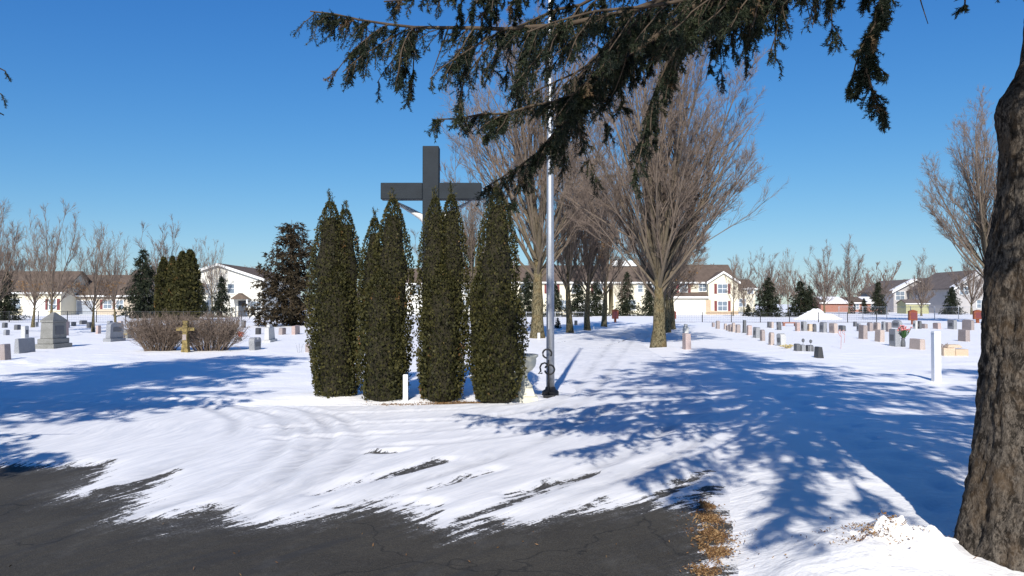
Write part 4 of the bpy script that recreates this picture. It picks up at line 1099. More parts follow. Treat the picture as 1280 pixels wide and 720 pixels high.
# ------------------------------------------------------------------ headstones
def headstone(x0, x1, yt, yb, shape, mat, label, group=None, base=None, th=None, name='headstone', L=None):
    px = (x0+x1)/2; g0 = G(px, yb); d = g0[1]
    h = P(px, yt, d)[2]; wm = (x1-x0)/1000*d
    az = math.atan2(abs(g0[0]), d)
    th = th or (.20 if h < .9 else .3)
    if L is None:
        L = (wm-th*math.cos(az))/max(.12, math.sin(az))
        if L < th: th = max(.14, wm*.45); L = (wm-th)/max(.2, math.sin(az))
        L = min(max(L, .32), 1.15)
    t = thing(name, label, 'headstone', (g0[0], d+L/2, gz(g0[0], d+L/2)), 0, group)
    hr = random.Random(int(px*10)); t.rotation_euler = (R(hr.uniform(-1.6, 1.6)), R(hr.uniform(-2.2, 2.2)), R(hr.uniform(-4, 4)))
    zb_ = 0.0
    if base:
        bh = .16*h if base is True else base
        MB().box(-th/2-.07, th/2+.07, -L/2-.08, L/2+.08, -.15, bh).build('base', M[mat], t, .012); zb_ = bh+.002
    z0 = zb_ if base else -.12
    a = L/2
    if shape == 'flat': prof = [(-a, z0), (a, z0), (a, h-.02), (a*.5, h), (-a*.5, h), (-a, h-.02)]
    elif shape == 'round': prof = [(-a, z0), (a, z0)]+[(a*math.cos(R(q)), h-a*.45+a*.45*math.sin(R(q))) for q in range(0, 181, 15)]
    elif shape == 'arch': prof = [(-a, z0), (a, z0)]+[(a*math.cos(R(q)), h-.16*h+.16*h*math.sin(R(q))) for q in range(0, 181, 12)]
    elif shape == 'heart': prof = [(-a*.8, z0), (a*.8, z0), (a, h*.55)]+[(a*.55+a*.45*math.cos(R(q)), h-.12+.12*math.sin(R(q))) for q in range(0, 150, 25)]+[(0, h-.10)]+[(-a*.55+a*.45*math.cos(R(q)), h-.12+.12*math.sin(R(q))) for q in range(30, 181, 25)]+[(-a, h*.55)]
    if shape in ('flat', 'round', 'arch', 'heart'):
        MB().prism(prof, -th/2, th/2, 'x').build('tablet', M[mat], t, .014)
    elif shape == 'block':
        MB().taper(-th/2, th/2, -a, a, z0, h, .94).build('tablet', M[mat], t, .018)
    elif shape == 'slant':
        MB().prism([(-th/2, z0), (th/2, z0), (th/2*.4, h), (-th/2*.7, h)], -a, a, 'y').build('tablet', M[mat], t, .014)
    elif shape == 'obelisk':
        MB().taper(-th/2, th/2, -a, a, z0, h*.84, .86).build('tablet', M[mat], t, .012)
        MB().taper(-th*.34, th*.34, -a*.45, a*.45, h*.84+.002, h, .9).build('cap', M[mat], t, .012)
    if name == 'headstone' and shape in ('flat', 'arch', 'heart', 'round') and h > .42:
        s_ = -1 if g0[0] > 0 else 1
        MB().box(*sorted((s_*(th/2+.001), s_*(th/2+.007))), -a*.62, a*.62, z0+(h-z0)*.42, z0+(h-z0)*.72).build('inscription_panel', M['dark' if mat in ('grey', 'pale') else 'brown'], t)
    return t

# large monument on the left
g0 = G(56, 437); k = g0[1]/1000
t = thing('monument', 'large dark grey monument with stepped base and pyramid cap on the left', 'monument', (g0[0], g0[1]+.55, gz(g0[0], g0[1])))
MB().box(-.36, .36, -.62, .62, -.15, .17).build('base', M['olive'], t, .015)
MB().box(-.29, .29, -.54, .54, .172, .36).build('plinth', M['olive'], t, .02)
MB().taper(-.23, .23, -.46, .46, .362, .95, .95).build('die', M['olive'], t, .015)
MB().taper(-.24, .24, -.47, .47, .952, 1.03, 1.0).taper(-.24, .24, -.47, .47, 1.031, 1.32, .14).build('cap', M['olive'], t, .012)
MB().box(.215, .235, -.28, .28, .5, .82).build('inscription_panel', M['dark'], t)

LF, RF, RB, BK = 'headstones in the left field', 'near row of headstones right of the lane', 'second row of headstones right of the lane', 'headstones at the back by the right fence'
ST = [
 (8, 33, 425.5, 444, 'slant', 'grey', 'low grey slant headstone just before the large monument', LF, None),
 (-6, 9, 433, 453, 'block', 'brown', 'reddish brown headstone cut by the left edge', LF, None),
 (24, 33, 409, 424, 'flat', 'pale', 'pale headstone half hidden behind the large monument', LF, None),
 (69, 81, 402, 421, 'block', 'pink', 'upright pink granite headstone right of the large monument', LF, None),
 (123, 146, 405, 429, 'arch', 'grey', 'arched blue-grey headstone on a wide base, left field', LF, True),
 (15, 23, 407.5, 414, 'flat', 'dark', 'small dark headstone left behind the large monument', LF, None),
 (150, 163, 413, 424, 'flat', 'olive', 'small weathered headstone with flowers left of the hedge', LF, None),
 (107, 113, 405, 412, 'flat', 'dark', 'small dark headstone left of the leafy young tree', LF, None),
 (119, 123, 408, 418, 'block', 'rose', 'thin pink marker beside the leafy young tree', LF, None),
 (157, 164, 404, 409.5, 'round', 'dark', 'dark rounded headstone near the left fence', LF, None),
 (96, 105, 402, 407, 'flat', 'dark', 'low dark headstone by the left fence', LF, None),
 (78, 85, 404, 412, 'flat', 'rose', 'rosy headstone just behind the upright pink one', LF, None),
 (132, 139, 403, 411, 'flat', 'grey', 'small grey headstone behind the arched one', LF, None),
 (40, 46, 404, 410, 'flat', 'grey', 'small grey stone behind the left shoulder of the monument', LF, None),
 (52, 57, 402, 407.5, 'arch', 'dark', 'dark arched stone just above the monument cap', LF, None),
 (88, 93, 404, 409.5, 'flat', 'dark', 'small dark stone right of the slender young tree', LF, None),
 (1, 7, 405, 411, 'flat', 'dark', 'small dark stone at the left edge by the fence', LF, None),
 (146, 152, 403, 408.5, 'flat', 'tan', 'small tan stone near the fence behind the arched one', LF, None),
 (3, 8, 413, 420, 'flat', 'grey', 'grey stone at the left edge behind the slant stone', LF, None),
 (307, 322, 424, 440, 'heart', 'grey', 'notched-top dark grey headstone right of the hedge', LF, None),
 (325, 340, 408, 430, 'obelisk', 'pale', 'pale stepped headstone with a narrow cap', LF, .10),
 (318, 325, 411.5, 419.5, 'flat', 'black', 'small black headstone left of the pale stepped one', LF, None),
 (300, 306, 402, 411.5, 'flat', 'dark', 'narrow dark headstone above the orange pot', LF, None),
 (346, 355, 411.5, 420, 'flat', 'brown', 'small brown headstone right of the pale stepped one', LF, None),
 (359, 373, 409, 420, 'block', 'pink', 'wide pink headstone under the cedar', LF, None),
 (380, 389, 431.5, 442, 'flat', 'brown', 'brown headstone at the edge of the left arborvitae', LF, None),
 (653, 660, 409, 418, 'flat', 'grey', 'grey headstone left of the tall maple trunk', 'headstones behind the flagpole', None),
 (718, 722, 402, 408, 'flat', 'dark', 'tiny dark headstone right of the second maple', 'headstones behind the flagpole', None),
 (664, 668, 409, 412.5, 'flat', 'grey', 'low grey stone close to the tall maple trunk', 'headstones behind the flagpole', None),
 (855, 866, 419, 439, 'block', 'rose', 'pink granite post stone right of the big maple', None, None),
 (854, 863, 406, 427, 'obelisk', 'pale', 'pale capped stone behind the pink post stone', None, None),
 # near row, right
 (891, 893.6, 405, 410.5, 'flat', 'brown', 'farthest tiny brown stone of the near row', RF, None),
 (895.5, 900.5, 403, 412.5, 'arch', 'brown', 'arched brown stone, second from the far end of the near row', RF, None),
 (906, 909, 406, 413, 'flat', 'tan', 'tan stone, third from the far end of the near row', RF, None),
 (909.3, 912, 408, 414.5, 'flat', 'brown', 'small brown stone, fourth from the far end of the near row', RF, None),
 (912.3, 915.6, 407, 416, 'flat', 'brown', 'brown stone, fifth from the far end of the near row', RF, None),
 (915.8, 920, 405, 416.5, 'arch', 'tan', 'arched tan stone, sixth from the far end of the near row', RF, None),
 (920.5, 926.5, 407, 417.5, 'flat', 'brown', 'brown stone left of the tall dark one in the near row', RF, None),
 (929, 934, 402, 417.5, 'block', 'dark', 'tall narrow dark stone in the near row', RF, None),
 (934.6, 941, 408, 420.5, 'arch', 'rose', 'reddish arched stone right of the tall dark one', RF, None),
 (943, 951.5, 410.5, 424, 'flat', 'grey', 'wide grey stone in the middle of the near row', RF, None),
 (952, 957.5, 414, 428, 'arch', 'brown', 'brown arched stone right of the wide grey one', RF, None),
 (962, 970, 417, 433, 'round', 'tan', 'round-topped tan stone left of the pale grey one', RF, None),
 (974, 986, 419, 435, 'arch', 'pale', 'pale grey stone with a low curved top, near row', RF, None),
 (996, 1001, 432, 441, 'flat', 'dark', 'small dark stone left of the solar lights', RF, None),
 (1001.5, 1008, 433, 441, 'flat', 'grey', 'small light grey stone between the solar lights', RF, None),
 (1009, 1019, 433, 441, 'round', 'dark', 'rounded dark stone left of the black block', RF, None),
 (1020, 1034, 436, 450, 'slant', 'black', 'low black stone block, nearest of the row right of the lane', RF, None),
 # second row
 (960.5, 963.5, 404, 411.5, 'flat', 'dark', 'dark stone at the far left of the second row', RB, None),
 (964, 968, 404, 412, 'flat', 'tan', 'tan stone, second from the left in the second row', RB, None),
 (972, 978, 404, 414, 'flat', 'dark', 'dark stone left of the long red bench', RB, None),
 (995.5, 1001, 404, 415, 'flat', 'pink', 'pink stone right of the long red bench', RB, None),
 (1003, 1010, 403, 415, 'flat', 'grey', 'tall grey stone right of the long red bench', RB, None),
 (1010.5, 1016.5, 406, 415, 'flat', 'sand', 'orange-tan stone in the second row', RB, None),
 (1017, 1022, 405.5, 416, 'arch', 'dark', 'dark arched stone right of the orange-tan one', RB, None),
 (1027, 1037, 404, 417, 'arch', 'grey', 'broad grey arched stone in the second row', RB, None),
 (1040, 1050.5, 405.5, 418, 'flat', 'tan', 'broad tan stone behind the pink garden stakes', RB, None),
 (1051, 1060.5, 408, 415, 'block', 'dark', 'low wide dark stone behind the pink garden stakes', RB, None),
 (1068, 1072, 403.5, 410, 'flat', 'dark', 'small dark stone in front of the right fence', BK, None),
 (1072.5, 1077, 405, 415, 'flat', 'grey', 'narrow grey stone left of the brown pair', BK, None),
 (1076.5, 1088, 408, 425.5, 'block', 'brown', 'brown stone, left of the pair before the pink flowers', BK, None),
 (1085.5, 1093, 404, 415, 'arch', 'brown', 'arched brown stone behind the brown pair', BK, None),
 (1094.5, 1103.5, 404, 415, 'arch', 'tan', 'arched tan stone behind the brown pair', BK, None),
 (1097, 1109, 414, 429, 'block', 'tan', 'tan stone, right of the pair before the pink flowers', BK, None),
 (1104, 1108, 403, 414, 'flat', 'grey', 'thin grey stone left behind the pink flowers', BK, None),
 (1109, 1116, 404, 416, 'flat', 'brown', 'brown stone just left behind the pink flowers', BK, None),
 (1116, 1130, 412, 434, 'flat', 'grey', 'tall grey stone beside the vase of pink flowers', BK, None),
 (1120, 1132, 402, 412, 'round', 'grey', 'rounded grey stone behind the pink flowers', BK, None),
 (1144, 1162, 426, 439, 'block', 'tan', 'low wide tan stone left of the white post', BK, None),
 (1143, 1148, 403, 413, 'flat', 'pale', 'pale stone at the foot of the red-brown pillar', BK, None),
 (1148.5, 1153, 403, 413, 'round', 'dark', 'dark stone right beside the pale one at the pillar', BK, None),
 (1153.5, 1162, 407, 412.5, 'block', 'brown', 'low brown stone right of the red-brown pillar', BK, None),
 (1170, 1180, 405, 413, 'flat', 'rose', 'small rosy stone behind the white post', BK, None),
 (1189, 1200, 401, 413, 'flat', 'grey', 'grey stone right of the white post, far back', BK, None),
 (1209, 1222, 401, 414, 'arch', 'brown', 'arched brown stone at the spruce trunk, far back', BK, None),
 (1203, 1217, 414, 428.5, 'block', 'brown', 'brown square stone left of the spruce trunk', BK, None),
]
for x0, x1, yt, yb, sh, mt, lab, grp, bs in ST: headstone(x0, x1, yt, yb, sh, mt, lab, grp, bs)

# tan stone with flowers by the white post
g0 = G(1196, 447)
t = thing('headstone', 'tan sandstone grave marker with flower trough right of the white post', 'headstone', (g0[0], g0[1]+.25, gz(g0[0], g0[1])))
MB().box(-.38, -.02, -.22, .22, -.1, .24).build('trough', M['sand'], t, .015)
MB().box(.0, .40, -.20, .24, -.1, .20).build('tablet', M['sand'], t, .02)
MB().taper(-.22, .26, -.14, .20, .242, .34, .7).build('top_stone', M['sand'], t, .02)
rng = np.random.RandomState(3)
fb = MB()
for i in range(26):
    x = rng.uniform(-.48, -.1); fb.tube([(x, 0, .2), (x+rng.uniform(-.08, .06), rng.uniform(-.1, .1), rng.uniform(.27, .40))], .012, 4)
fb.build('withered_stems', M['brown'], t)
# vase of pink flowers
def flowers(px, yb, ytop, label, petals, stems, n=26, spread=.16, vase=True, name='flower_vase'):
    g0 = G(px, yb); h = P(px, ytop, g0[1])[2]
    t = thing(name, label, 'flowers', (g0[0], g0[1], gz(g0[0], g0[1])-.01)); rng = np.random.RandomState(int(px))
    if vase: MB().lathe([(.08, -.05), (.085, h*.2), (.06, h*.36), (.09, h*.42)], 14).build('vase', M['dark'], t, smooth=True)
    sm_ = MB(); pt = MB()
    for i in range(n):
        x, y = rng.normal(0, spread*.55, 2); z = h*rng.uniform(.72, 1.0)
        sm_.tube([(0, 0, h*.35 if vase else -.02), (x*.6, y*.6, h*.6), (x, y, z)], .012, 4)
        r_ = rng.uniform(.03, .055); pt.lathe([(.005, z-r_*.5), (r_*.8, z), (r_, z+r_*.4), (r_*.5, z+r_*.75), (.005, z+r_*.6)], 7, x, y)
    sm_.build('stems', M[stems], t); pt.build('blossoms', M[petals], t)
flowers(1129, 434, 407, 'pink flowers with green stems in a vase by the tall grey stone', 'pinkfl', 'greenfl', 30, .2)
flowers(300, 428, 417, 'orange-red flower pot right of the hedge', 'redfl', 'redfl', 16, .12)
flowers(986, 437, 433, 'dried yellow flowers at the foot of the pale grey stone', 'straw', 'straw', 18, .35, False, 'dried_flowers')
flowers(155, 425, 417, 'faded flowers beside the small weathered stone', 'straw', 'brown', 12, .15, False, 'faded_flowers')
# garden stakes and solar lights
for px, yb, yt, lab in [(1004, 441, 425, 'solar light stake, left of the two before the black block'), (1013.5, 441, 426, 'solar light stake, right of the two before the black block')]:
    g0 = G(px, yb); h = P(px, yt, g0[1])[2]; t = thing('solar_light', lab, 'solar light', (g0[0], g0[1], gz(g0[0], g0[1])), 0, 'solar light stakes')
    MB().tube([(0, 0, -.1), (0, 0, h*.72)], .012, 6).build('stake', M['wire'], t); MB().lathe([(.02, h*.7), (.05, h*.78), (.05, h*.92), (.01, h)], 10).build('lamp_head', M['dark'], t)
for px, yb, yt, lab in [(1051, 437, 413, 'pale red garden stake, left of a pair'), (1055.5, 430, 414, 'pale red garden stake, right of a pair')]:
    g0 = G(px, yb); h = P(px, yt, g0[1])[2]; t = thing('garden_stake', lab, 'stake', (g0[0], g0[1], gz(g0[0], g0[1])), 0, 'pale red garden stakes')
    MB().tube([(0, 0, -.1), (.02, 0, h*.6), (-.02, 0, h)], .010, 5).build('rod', M['rosefl'], t); MB().tube([(-.02, 0, h), (-.09, 0, h*.86), (-.05, 0, h*.72), (.01, 0, h*.62)], .012, 5).build('ornament', M['rosefl'], t)
# wire stand between the left stones
g0 = G(374, 442); t = thing('wire_stand', 'thin wire plant stand left of the arborvitae', 'wire stand', (g0[0], g0[1], gz(g0[0], g0[1])))
for dx in (-.08, 0, .1): MB().tube([(dx*.6, 0, -.05), (dx, 0, .22), (dx*1.5, .02, .30)], .008, 4).build('leg', M['wire'], t)
# red bench
g0 = G(987, 409.5); t = thing('bench', 'long low red-brown bench in the second row of stones', 'bench', (g0[0], g0[1], gz(g0[0], g0[1])))
MB().box(-.5, .5, -.15, .15, .20, .29).build('seat', M['redbrick'], t, .01)
for s_ in (-1, 1): MB().box(s_*.4-.06, s_*.4+.06, -.12, .12, -.1, .198).build('leg', M['redbrick'], t)
# little evergreen planters behind the flagpole
for px, lab in [(666, 'small dark evergreen bush left behind the flagpole'), (697, 'small dark evergreen bush right behind the flagpole')]:
    conifer(CB, 6, px, 412, 397, lab, 'bush', 1.3, 1.0, name='evergreen_bush')

# ------------------------------------------------------------------ snow pile beyond the fence
g0 = G(1036, 401); rng = np.random.RandomState(8)
n = 48; a = np.linspace(-1.25, 1.25, n); XX, YY = np.meshgrid(a, a)
rr = np.hypot(XX, YY); ZZ = sstep(1.05, .0, rr+.22*fbm(XX*1.7+2, YY*1.7, 3))*.95*(1+.55*fbm(XX*3+5, YY*3, 4))*1.75*.6-.06+.04*fbm(XX*9, YY*9, 2)
idx = np.arange(n*n).reshape(n, n); q = np.stack([idx[:-1, :-1], idx[:-1, 1:], idx[1:, 1:], idx[1:, :-1]], -1).reshape(-1, 4)
o_ = obj('snow_pile', mesh_np('snow_pile', np.stack([XX*3.0, YY*2.2, ZZ], -1).reshape(-1, 3), quads=q, smooth=True), M['snow'])
o_.location = (g0[0], g0[1]+3, .05); tag(o_, 'ploughed snow pile beyond the right fence', 'snow pile')

n = 90; a = np.linspace(-1.2, 1.2, n); XX, YY = np.meshgrid(a, a)
def ridge(x, y): return np.abs(perlin(x, y))
ZZ = sstep(1.05, .1, np.hypot(XX, YY)+.25*fbm(XX*2+1, YY*2, 3))*.4*(.07+.13*ridge(XX*2.6+3, YY*2.6)+.07*ridge(XX*6, YY*6+2)+.03*fbm(XX*13, YY*13, 2))-.035
idx = np.arange(n*n).reshape(n, n); q = np.stack([idx[:-1, :-1], idx[:-1, 1:], idx[1:, 1:], idx[1:, :-1]], -1).reshape(-1, 4)
hx0, hy0 = G(1152, 706)[:2]
hz0 = ground_h(hx0+XX.ravel()*.42, hy0+YY.ravel()*.34).reshape(n, n)
o_ = obj('snow_heap', mesh_np('snow_heap', np.stack([XX*.42, YY*.34, ZZ+hz0], -1).reshape(-1, 3), quads=q, smooth=True), M['snow'])
o_.location = (hx0, hy0, 0); tag(o_, 'small heap of lumpy snow at the foot of the big spruce trunk', 'snow heap')

# ------------------------------------------------------------------ fences
def fence(x0, y0, x1, y1, h, mat, label, sp=2.45, name='wire_fence', gap=None):
    L = math.hypot(x1-x0, y1-y0); n = int(L/sp); rz = math.atan2(y1-y0, x1-x0)
    t = thing(name, label, 'fence', (x0, y0, 0.05), rz)
    pm = MB().lathe([(.035, -.2), (.035, h+.04), (.015, h+.07)], 8).mesh('post', smooth=True)
    pan = MB()
    for i in np.arange(0, sp, .15):
        pan.tube([(i+.02, 0, .05), (i+.02+.0, 0, h-.03)], .0035, 3, False)
    for z in np.arange(.1, h, .18): pan.tube([(0, 0, z), (sp, 0, z)], .0035, 3, False)
    pmesh = pan.mesh('mesh_panel')
    for i in range(n+1):
        p = obj('post', pm, mat, t); p.location = (i*sp, 0, 0)
        if i < n:
            q = obj('mesh_panel', pmesh, mat, t); q.location = (i*sp, .04, 0)
    MB().tube([(0, -.0, h), (n*sp, 0, h)], .022, 6).build('top_rail', mat, t)
    MB().tube([(0, .04, .06), (n*sp, .04, .06)], .012, 6).build('bottom_rail', mat, t)
fence(-62, 67.5, 1.0, 67.5, .95, M['blackwire'], 'low black wire fence along the back of the left field')
fence(1.2, 67.6, 8.2, 67.6, .9, M['wire'], 'short stretch of wire fence left of the lane end')
fence(13.6, 67.5, 33.0, 67.5, .85, M['blackwire'], 'dark wire fence behind the headstones right of the lane')
fence(33.5, 82, 70, 82, 1.30, M['wire'], 'silver chain-link fence in front of the right-hand houses')

# ------------------------------------------------------------------ houses
def window(t, x, z, w, h, y, mullions=2, shut=False, mat='trim'):
    """window set in the front wall plane at y (front faces -y)"""
    wn_ = MB()
    f = .09
    wn_.box(x-w/2-f, x+w/2+f, y-.10, y-.004, z+h, z+h+f).box(x-w/2-f, x+w/2+f, y-.12, y-.004, z-f, z).box(x-w/2-f, x-w/2, y-.10, y-.004, z, z+h).box(x+w/2, x+w/2+f, y-.10, y-.004, z, z+h)
    wo = wn_.build('window', M[mat], t)
    for i in range(mullions):
        a0 = x-w/2+w*i/mullions; a1 = x-w/2+w*(i+1)/mullions
        MB().box(a0+.025, a1-.025, y-.05, y-.006, z+.02, z+h-.02).build('pane', M['glass'], wo)
        if i: MB().box(a0-.022, a0+.022, y-.085, y-.006, z, z+h).build('mullion', M[mat], wo)
    MB().box(x-w/2, x+w/2, y-.08, y-.052, z+h*.48, z+h*.53).build('meeting_rail', M[mat], wo)
    if shut:
        for s_ in (-1, 1):
            cx = x+s_*(w/2+f+.24); MB().box(cx-.19, cx+.19, y-.06, y-.003, z-.08, z+h+.08).build('shutter', M['shutter'], t)
def gable_x(t, x0, x1, y0, y1, ze, zr, mat, over=.4, th=.16, name='roof', trim=True):
    """roof with its ridge along x"""
    ym = (y0+y1)/2; sl = (zr-ze)/(ym-y0)
    pr = [(y0-over, ze-over*sl), (ym, zr), (y1+over, ze-over*sl), (y1+over, ze-over*sl+th), (ym, zr+th), (y0-over, ze-over*sl+th)]
    o_ = MB().prism(pr, x0-over, x1+over, 'x').build(name, M[mat], t)
    if trim: MB().box(x0-over, x1+over, y0-over-.05, y0-over-.002, ze-over*sl-.08, ze-over*sl+th-.02).build('gutter', M['trim'], t)
    return o_
def gable_y(t, x0, x1, y0, y1, ze, zr, mat, over=.4, th=.16, name='roof'):
    xm = (x0+x1)/2; sl = (zr-ze)/(xm-x0)
    pr = [(x0-over, ze-over*sl), (xm, zr), (x1+over, ze-over*sl), (x1+over, ze-over*sl+th), (xm, zr+th), (x0-over, ze-over*sl+th)]
    o_ = MB().prism(pr, y0-over, y1+over, 'y').build(name, M[mat], t)
    for s_ in (-1, 1):   # rake boards
        a, b = (xm, zr), (xm+s_*(xm-x0+over), ze-over*sl)
        MB().prism([(a[0], a[1]-.16), (a[0], a[1]+th-.02), (b[0], b[1]+th-.02), (b[0], b[1]-.16)], y0-over-.06, y0-over-.003, 'y').build('rake_board', M['trim'], t)
    return o_
def wall_box(t, x0, x1, y0, y1, z1, mat, gable=None):
    m = MB()
    if gable is None: m.box(x0, x1, y0, y1, -.2, z1)
    else: m.prism([(x0, -.2), (x1, -.2), (x1, z1), ((x0+x1)/2, gable), (x0, z1)], y0, y1, 'y')
    return m.build('wall', M[mat], t)
def garage(t, x, w, h, y, mat='door'):
    d_ = MB().box(x-w/2-.12, x+w/2+.12, y-.06, y-.004, h, h+.14).box(x-w/2-.12, x-w/2, y-.06, y-.004, 0, h).box(x+w/2, x+w/2+.12, y-.06, y-.004, 0, h).build('garage_door', M['trim'], t)
    for i in range(4): MB().box(x-w/2, x+w/2, y-.04, y-.006, h*i/4+.012, h*(i+1)/4-.012).build('panel', M[mat], d_, .01)
def end_gable_walls(t, x0, x1, y0, y1, ze, zr, mat):
    ym = (y0+y1)/2
    MB().prism([(y0, -.2), (y1, -.2), (y1, ze), (ym, zr), (y0, ze)], x0, x1, 'x').build('wall', M[mat], t)

# A: cream town house behind the lane maples, garage and shuttered gable
D0 = 118.0; k = D0/1000
def hx(px): return (px-640)*k
t = thing('house', 'cream two-storey house with white garage and maroon shutters right of the maples', 'house', (0, D0, 0))
x0, x1 = hx(768), hx(921); ze, zr = 5.0, 7.6
end_gable_walls(t, x0, x1, 1.2, 11, ze, zr, 'cream'); gable_x(t, x0, x1, 1.2, 11, ze, zr, 'roof')
b0_, b1_ = hx(885.5), hx(922.5)
wall_box(t, b0_, b1_, 0, 6, 4.95, 'cream', 6.35); gable_y(t, b0_, b1_, 0, 6, 4.95, 6.35, 'roof', .3)
MB().box(b0_-.02, b1_+.02, -.08, -.004, -.2, .62).build('stone_veneer', M['veneer'], t)
MB().box(hx(882.5), hx(888), -.14, -.085, -.2, 2.25).build('stone_pier', M['veneer'], t)
window(t, hx(903), 3.25, 1.35, 1.3, 0, 2, True); window(t, hx(903), .68, 1.35, 1.35, 0, 2, True)
wall_box(t, hx(838), b0_-.01, .0, 1.19, 2.75, 'cream'); garage(t, hx(862), 4.25, 2.1, 0)
MB().prism([(-.35, 2.60), (1.19, 3.25), (1.19, 3.4), (-.35, 2.75)], hx(838), b0_-.02, 'x').build('lower_roof', M['roof'], t)
MB().box(hx(838), b0_-.02, -.42, -.352, 2.5, 2.76).build('gutter', M['trim'], t)
window(t, hx(880.5), 3.55, 1.0, 1.1, 1.2, 2); window(t, hx(856.5), 3.45, 1.1, 1.15, 1.2, 2, True); window(t, hx(802), 3.45, .7, 1.0, 1.2, 1); window(t, hx(822), 3.45, 1.1, 1.1, 1.2, 2)
window(t, hx(790), .8, 1.4, 1.4, 1.2, 2)
MB().box(x0+.4, x0+4.5, 5.2, 6.6, zr-.1, zr+.75).build('dormer', M['trim'], t)
# B, C: more of the same terrace, seen in pieces between trunks
def terrace(pa, pb, D, ze, zr, wall, label, wins, garages=(), roof='roof'):
    kk = D/1000; f = lambda px: (px-640)*kk
    t = thing('house', label, 'house', (0, D, 0))
    end_gable_walls(t, f(pa), f(pb), 0, 10, ze, zr, wall); gable_x(t, f(pa), f(pb), 0, 10, ze, zr, roof)
    for px, z, w, h, sh in wins: window(t, f(px), z, w, h, 0, 2, sh)
    for px, w, m_ in garages: garage(t, f(px), w, 2.1, 0, m_)
    return t, f
t, f = terrace(608, 761, 119, 5.0, 7.5, 'cream', 'cream terrace house behind the flagpole and left maples', [(630, 3.3, 1.2, 1.2, False), (655, 3.3, 1.2, 1.2, False), (690, 3.3, 1.2, 1.2, True), (720, 3.3, 1.2, 1.2, False), (748, 3.3, 1.2, 1.2, True), (640, .9, 1.2, 1.3, False), (705, .9, 1.4, 1.3, False)], [(738, 4.2, 'door')])
MB().box(f(640)-.5, f(640)+.5, 6, 7, 7, 8.3).build('chimney', M['trim'], t)
t, f = terrace(486, 599, 123, 4.9, 7.2, 'whitesid', 'white terrace house glimpsed between the arborvitae', [(500, 3.2, 1.2, 1.2, False), (520, 3.2, 1.2, 1.2, False), (560, 3.2, 1.2, 1.2, False), (585, 3.2, 1.2, 1.2, False), (582, .9, 1.3, 1.3, False)], [(515, 4.0, 'door')])
# white gable house, left
D = 99.0; kk = D/1000; f = lambda px: (px-640)*kk
t = thing('house', 'white gable-fronted house with brown roof at left', 'house', (0, D, 0))
ga, gb = f(217), f(328); wall_box(t, ga, gb, 0, 18, 4.75, 'whitesid', 6.55); gable_y(t, ga, gb, 0, 18, 4.75, 6.55, 'roof', .35)
window(t, f(257), 3.0, 1.0, 1.1, 0, 2); window(t, f(289), 3.0, .8, 1.1, 0, 1); window(t, f(320.5), .85, 1.2, 1.1, 0, 2); window(t, f(255), .8, 1.2, 1.2, 0, 2)
dr = MB().box(f(303)-.5, f(303)+.5, -.05, -.004, 0, 2.05).build('door', M['darkdoor'], t); MB().box(f(303)+.32, f(303)+.42, -.10, -.052, .95, 1.1).build('handle', M['wire'], dr)
MB().prism([(f(303)-1.1, 2.25), (f(303)+1.1, 2.25), (f(303), 3.0)], -1.3, -.004, 'y').build('porch_roof', M['roof'], t)
for s_ in (-1, 1): MB().box(f(303)+s_*.95-.08, f(303)+s_*.95+.08, -1.2, -1.04, -.1, 2.24).build('porch_post', M['trim'], t)
# far left houses
t, f = terrace(-48, 76, 112, 3.4, 6.3, 'cream', 'cream house with brown roof at the far left', [(20, 1.0, 1.3, 1.3, False), (66, .9, 1.0, 1.4, True), (-10, 1.0, 1.2, 1.3, False)], [(45, 3.2, 'door')])
t, f = terrace(79, 176, 116, 3.0, 5.9, 'tansid', 'tan house with grey garage door behind the left young trees', [(85, .8, .9, 1.4, False), (135, 1.0, 1.2, 1.2, True), (150, 1.0, 1.0, 1.2, False)], [(108, 2.6, 'greydoor')])
# right hand houses
t, f = terrace(922, 944, 150, 4.6, 6.3, 'cream', 'part of a cream house behind the dark spruce', [(928, 1.2, 1.2, 1.4, False), (938, 3.6, 1.0, 1.1, False)])
def snow_gable(pa, pb, D, ze, zr, wall, label, wins, garages=(), depth=14, roof='roofgrey'):
    kk = D/1000; f = lambda px: (px-640)*kk
    t = thing('house', label, 'house', (0, D, 0))
    a, b = f(pa), f(pb); wall_box(t, a, b, 0, depth, ze, wall, zr); gable_y(t, a, b, 0, depth, ze, zr, roof, .5)
    xm = (a+b)/2; sl = (zr-ze)/(xm-a)
    MB().prism([(a-.3, ze-.3*sl+.165), (xm-.1, zr-.1*sl+.165), (xm-.1, zr-.1*sl+.30), (a-.3, ze-.3*sl+.30)], -.4, 1.1, 'y').build('roof_snow', M['snow'], t)
    for px, z, w, h in wins: window(t, f(px), z, w, h, 0, 2)
    for px, w, m_ in garages: garage(t, f(px), w, 2.2, 0, m_)
snow_gable(1117, 1171, 150, 4.1, 6.2, 'greysid', 'grey gabled house with snow on its left roof slope', [(1125, 2.4, 1.6, 1.6), (1150, 3.4, 1.2, 1.1), (1140, .8, 1.4, 1.3)])
snow_gable(1164, 1212, 142, 4.2, 6.4, 'tansid', 'tan gabled house in the middle of the right-hand roofs', [(1180, 3.0, 1.2, 1.2), (1200, 1.0, 1.2, 1.2)])
snow_gable(1194, 1262, 132, 4.4, 7.2, 'greysid', 'grey house with large brown roof behind the spruce trunk', [(1205, 3.2, 1.4, 1.3), (1226, 1.0, 1.4, 1.3), (1240, 3.2, 1.2, 1.2)])
t, f = terrace(1026, 1118, 155, 1.9, 2.9, 'redbrick', 'low red brick building with snowy roof behind the snow pile', [(1092, .7, 1.0, .9, False), (1070, .7, 1.0, .9, False)])
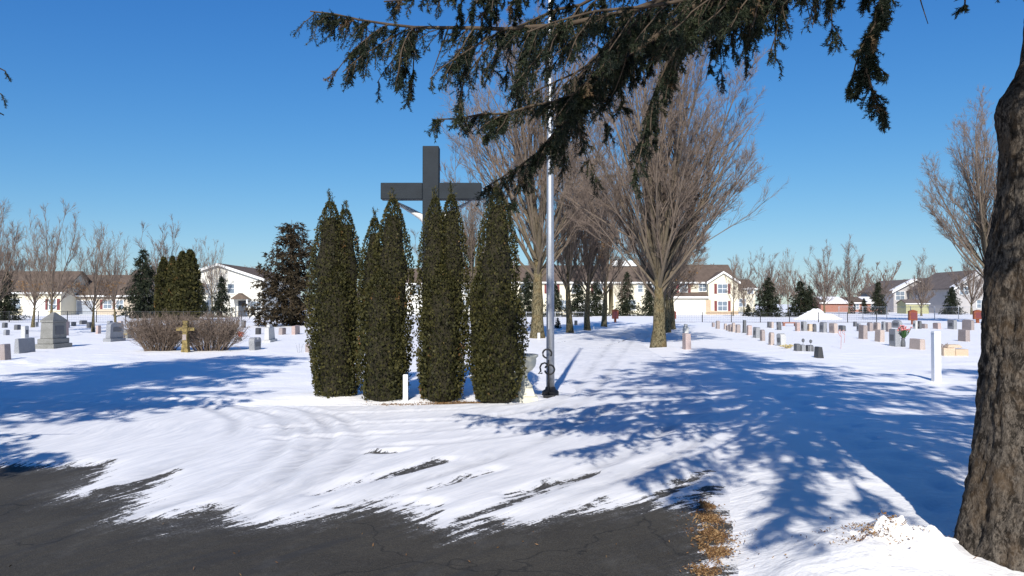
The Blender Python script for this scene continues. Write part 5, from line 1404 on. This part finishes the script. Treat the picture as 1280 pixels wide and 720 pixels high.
MB().prism([(-.3, 1.92+.03), (4.7, 2.88+.16), (4.7, 3.12), (-.3, 2.12)], f(1032), f(1060), 'x').build('roof_snow', M['snow'], t)
MB().prism([(-.3, 1.92+.03), (4.7, 2.88+.16), (4.7, 3.12), (-.3, 2.12)], f(1084), f(1100), 'x').build('roof_snow', M['snow'], t)
D = 128.0; kk = D/1000; f = lambda px: (px-640)*kk
t = thing('shed', 'yellow-green shed in front of the right-hand houses', 'shed', (0, D, 0))
end_gable_walls(t, f(1132.5), f(1161), 0, 3, 1.75, 2.3, 'shed'); gable_x(t, f(1132.5), f(1161), 0, 3, 1.75, 2.3, 'roofgrey', .15, .1)
MB().box(f(1140)-.5, f(1140)+.5, -.05, -.004, 0, 1.6).build('door', M['shed'], t)

# ------------------------------------------------------------------ litter: fallen needles and twigs on the snow edge, mulch under the arborvitae
def litter(name, label, spots, n, seed, lmin=.02, lmax=.06):
    rng = np.random.RandomState(seed); vs_, ti = [], []
    w = np.array([s_[4] for s_ in spots], float); w /= w.sum()
    which = rng.choice(len(spots), n, p=w)
    S_ = np.array([s_[:4] for s_ in spots])[which]
    x = S_[:, 0]+rng.normal(0, 1, n)*S_[:, 2]; y = S_[:, 1]+rng.normal(0, 1, n)*S_[:, 3]
    z = np.maximum(ground_h(x, y), .03*0+.008)+rng.uniform(.003, .014, n)
    a = rng.uniform(0, 6.283, n); l = rng.uniform(lmin, lmax, n)*.5; wd = rng.uniform(.001, .0035, n)
    d = np.stack([np.cos(a)*l, np.sin(a)*l, rng.uniform(-.008, .012, n)], -1); s_ = np.stack([-np.sin(a)*wd, np.cos(a)*wd, rng.uniform(.0, .006, n)], -1)
    c = np.stack([x, y, z], -1)
    v = np.stack([c-d, c-s_, c+d, c+s_], 1).reshape(-1, 3); q = np.arange(n*4).reshape(-1, 4)
    me = mesh_np(name, v, quads=q); add_attr(me, 'tint', np.repeat(rng.uniform(0, 1, n), 4))
    tag(obj(name, me, M['litter']), label, 'litter', kind='stuff')
E = lambda px, py, sx, sy, w: (*G(px, py)[:2], sx, sy, w)
litter('needle_litter', 'brown needles and dead grass along the right asphalt edge', [E(884, 634, .035, .08, 1.2), E(888, 650, .05, .09, 2), E(893, 672, .05, .10, 2.2), E(900, 692, .04, .05, 1.4), E(884, 690, .025, .2, 1), E(878, 716, .05, .06, .8), E(890, 665, .10, .28, .35), E(1100, 703, .09, .05, .5), E(1090, 714, .12, .05, .7), E(1060, 690, .12, .05, .12), E(1150, 700, .3, .2, .15), E(960, 690, .5, .3, .10), E(560, 690, 1.4, .6, .10)], 5200, 71, .008, .03)
litter('mulch', 'brown fallen mulch under the two right arborvitae', [E(590, 506, .28, .07, 3), E(560, 507, .2, .05, 1.5), E(625, 508, .2, .05, 1.5), E(500, 508, .25, .04, .6)], 5000, 72, .01, .04)
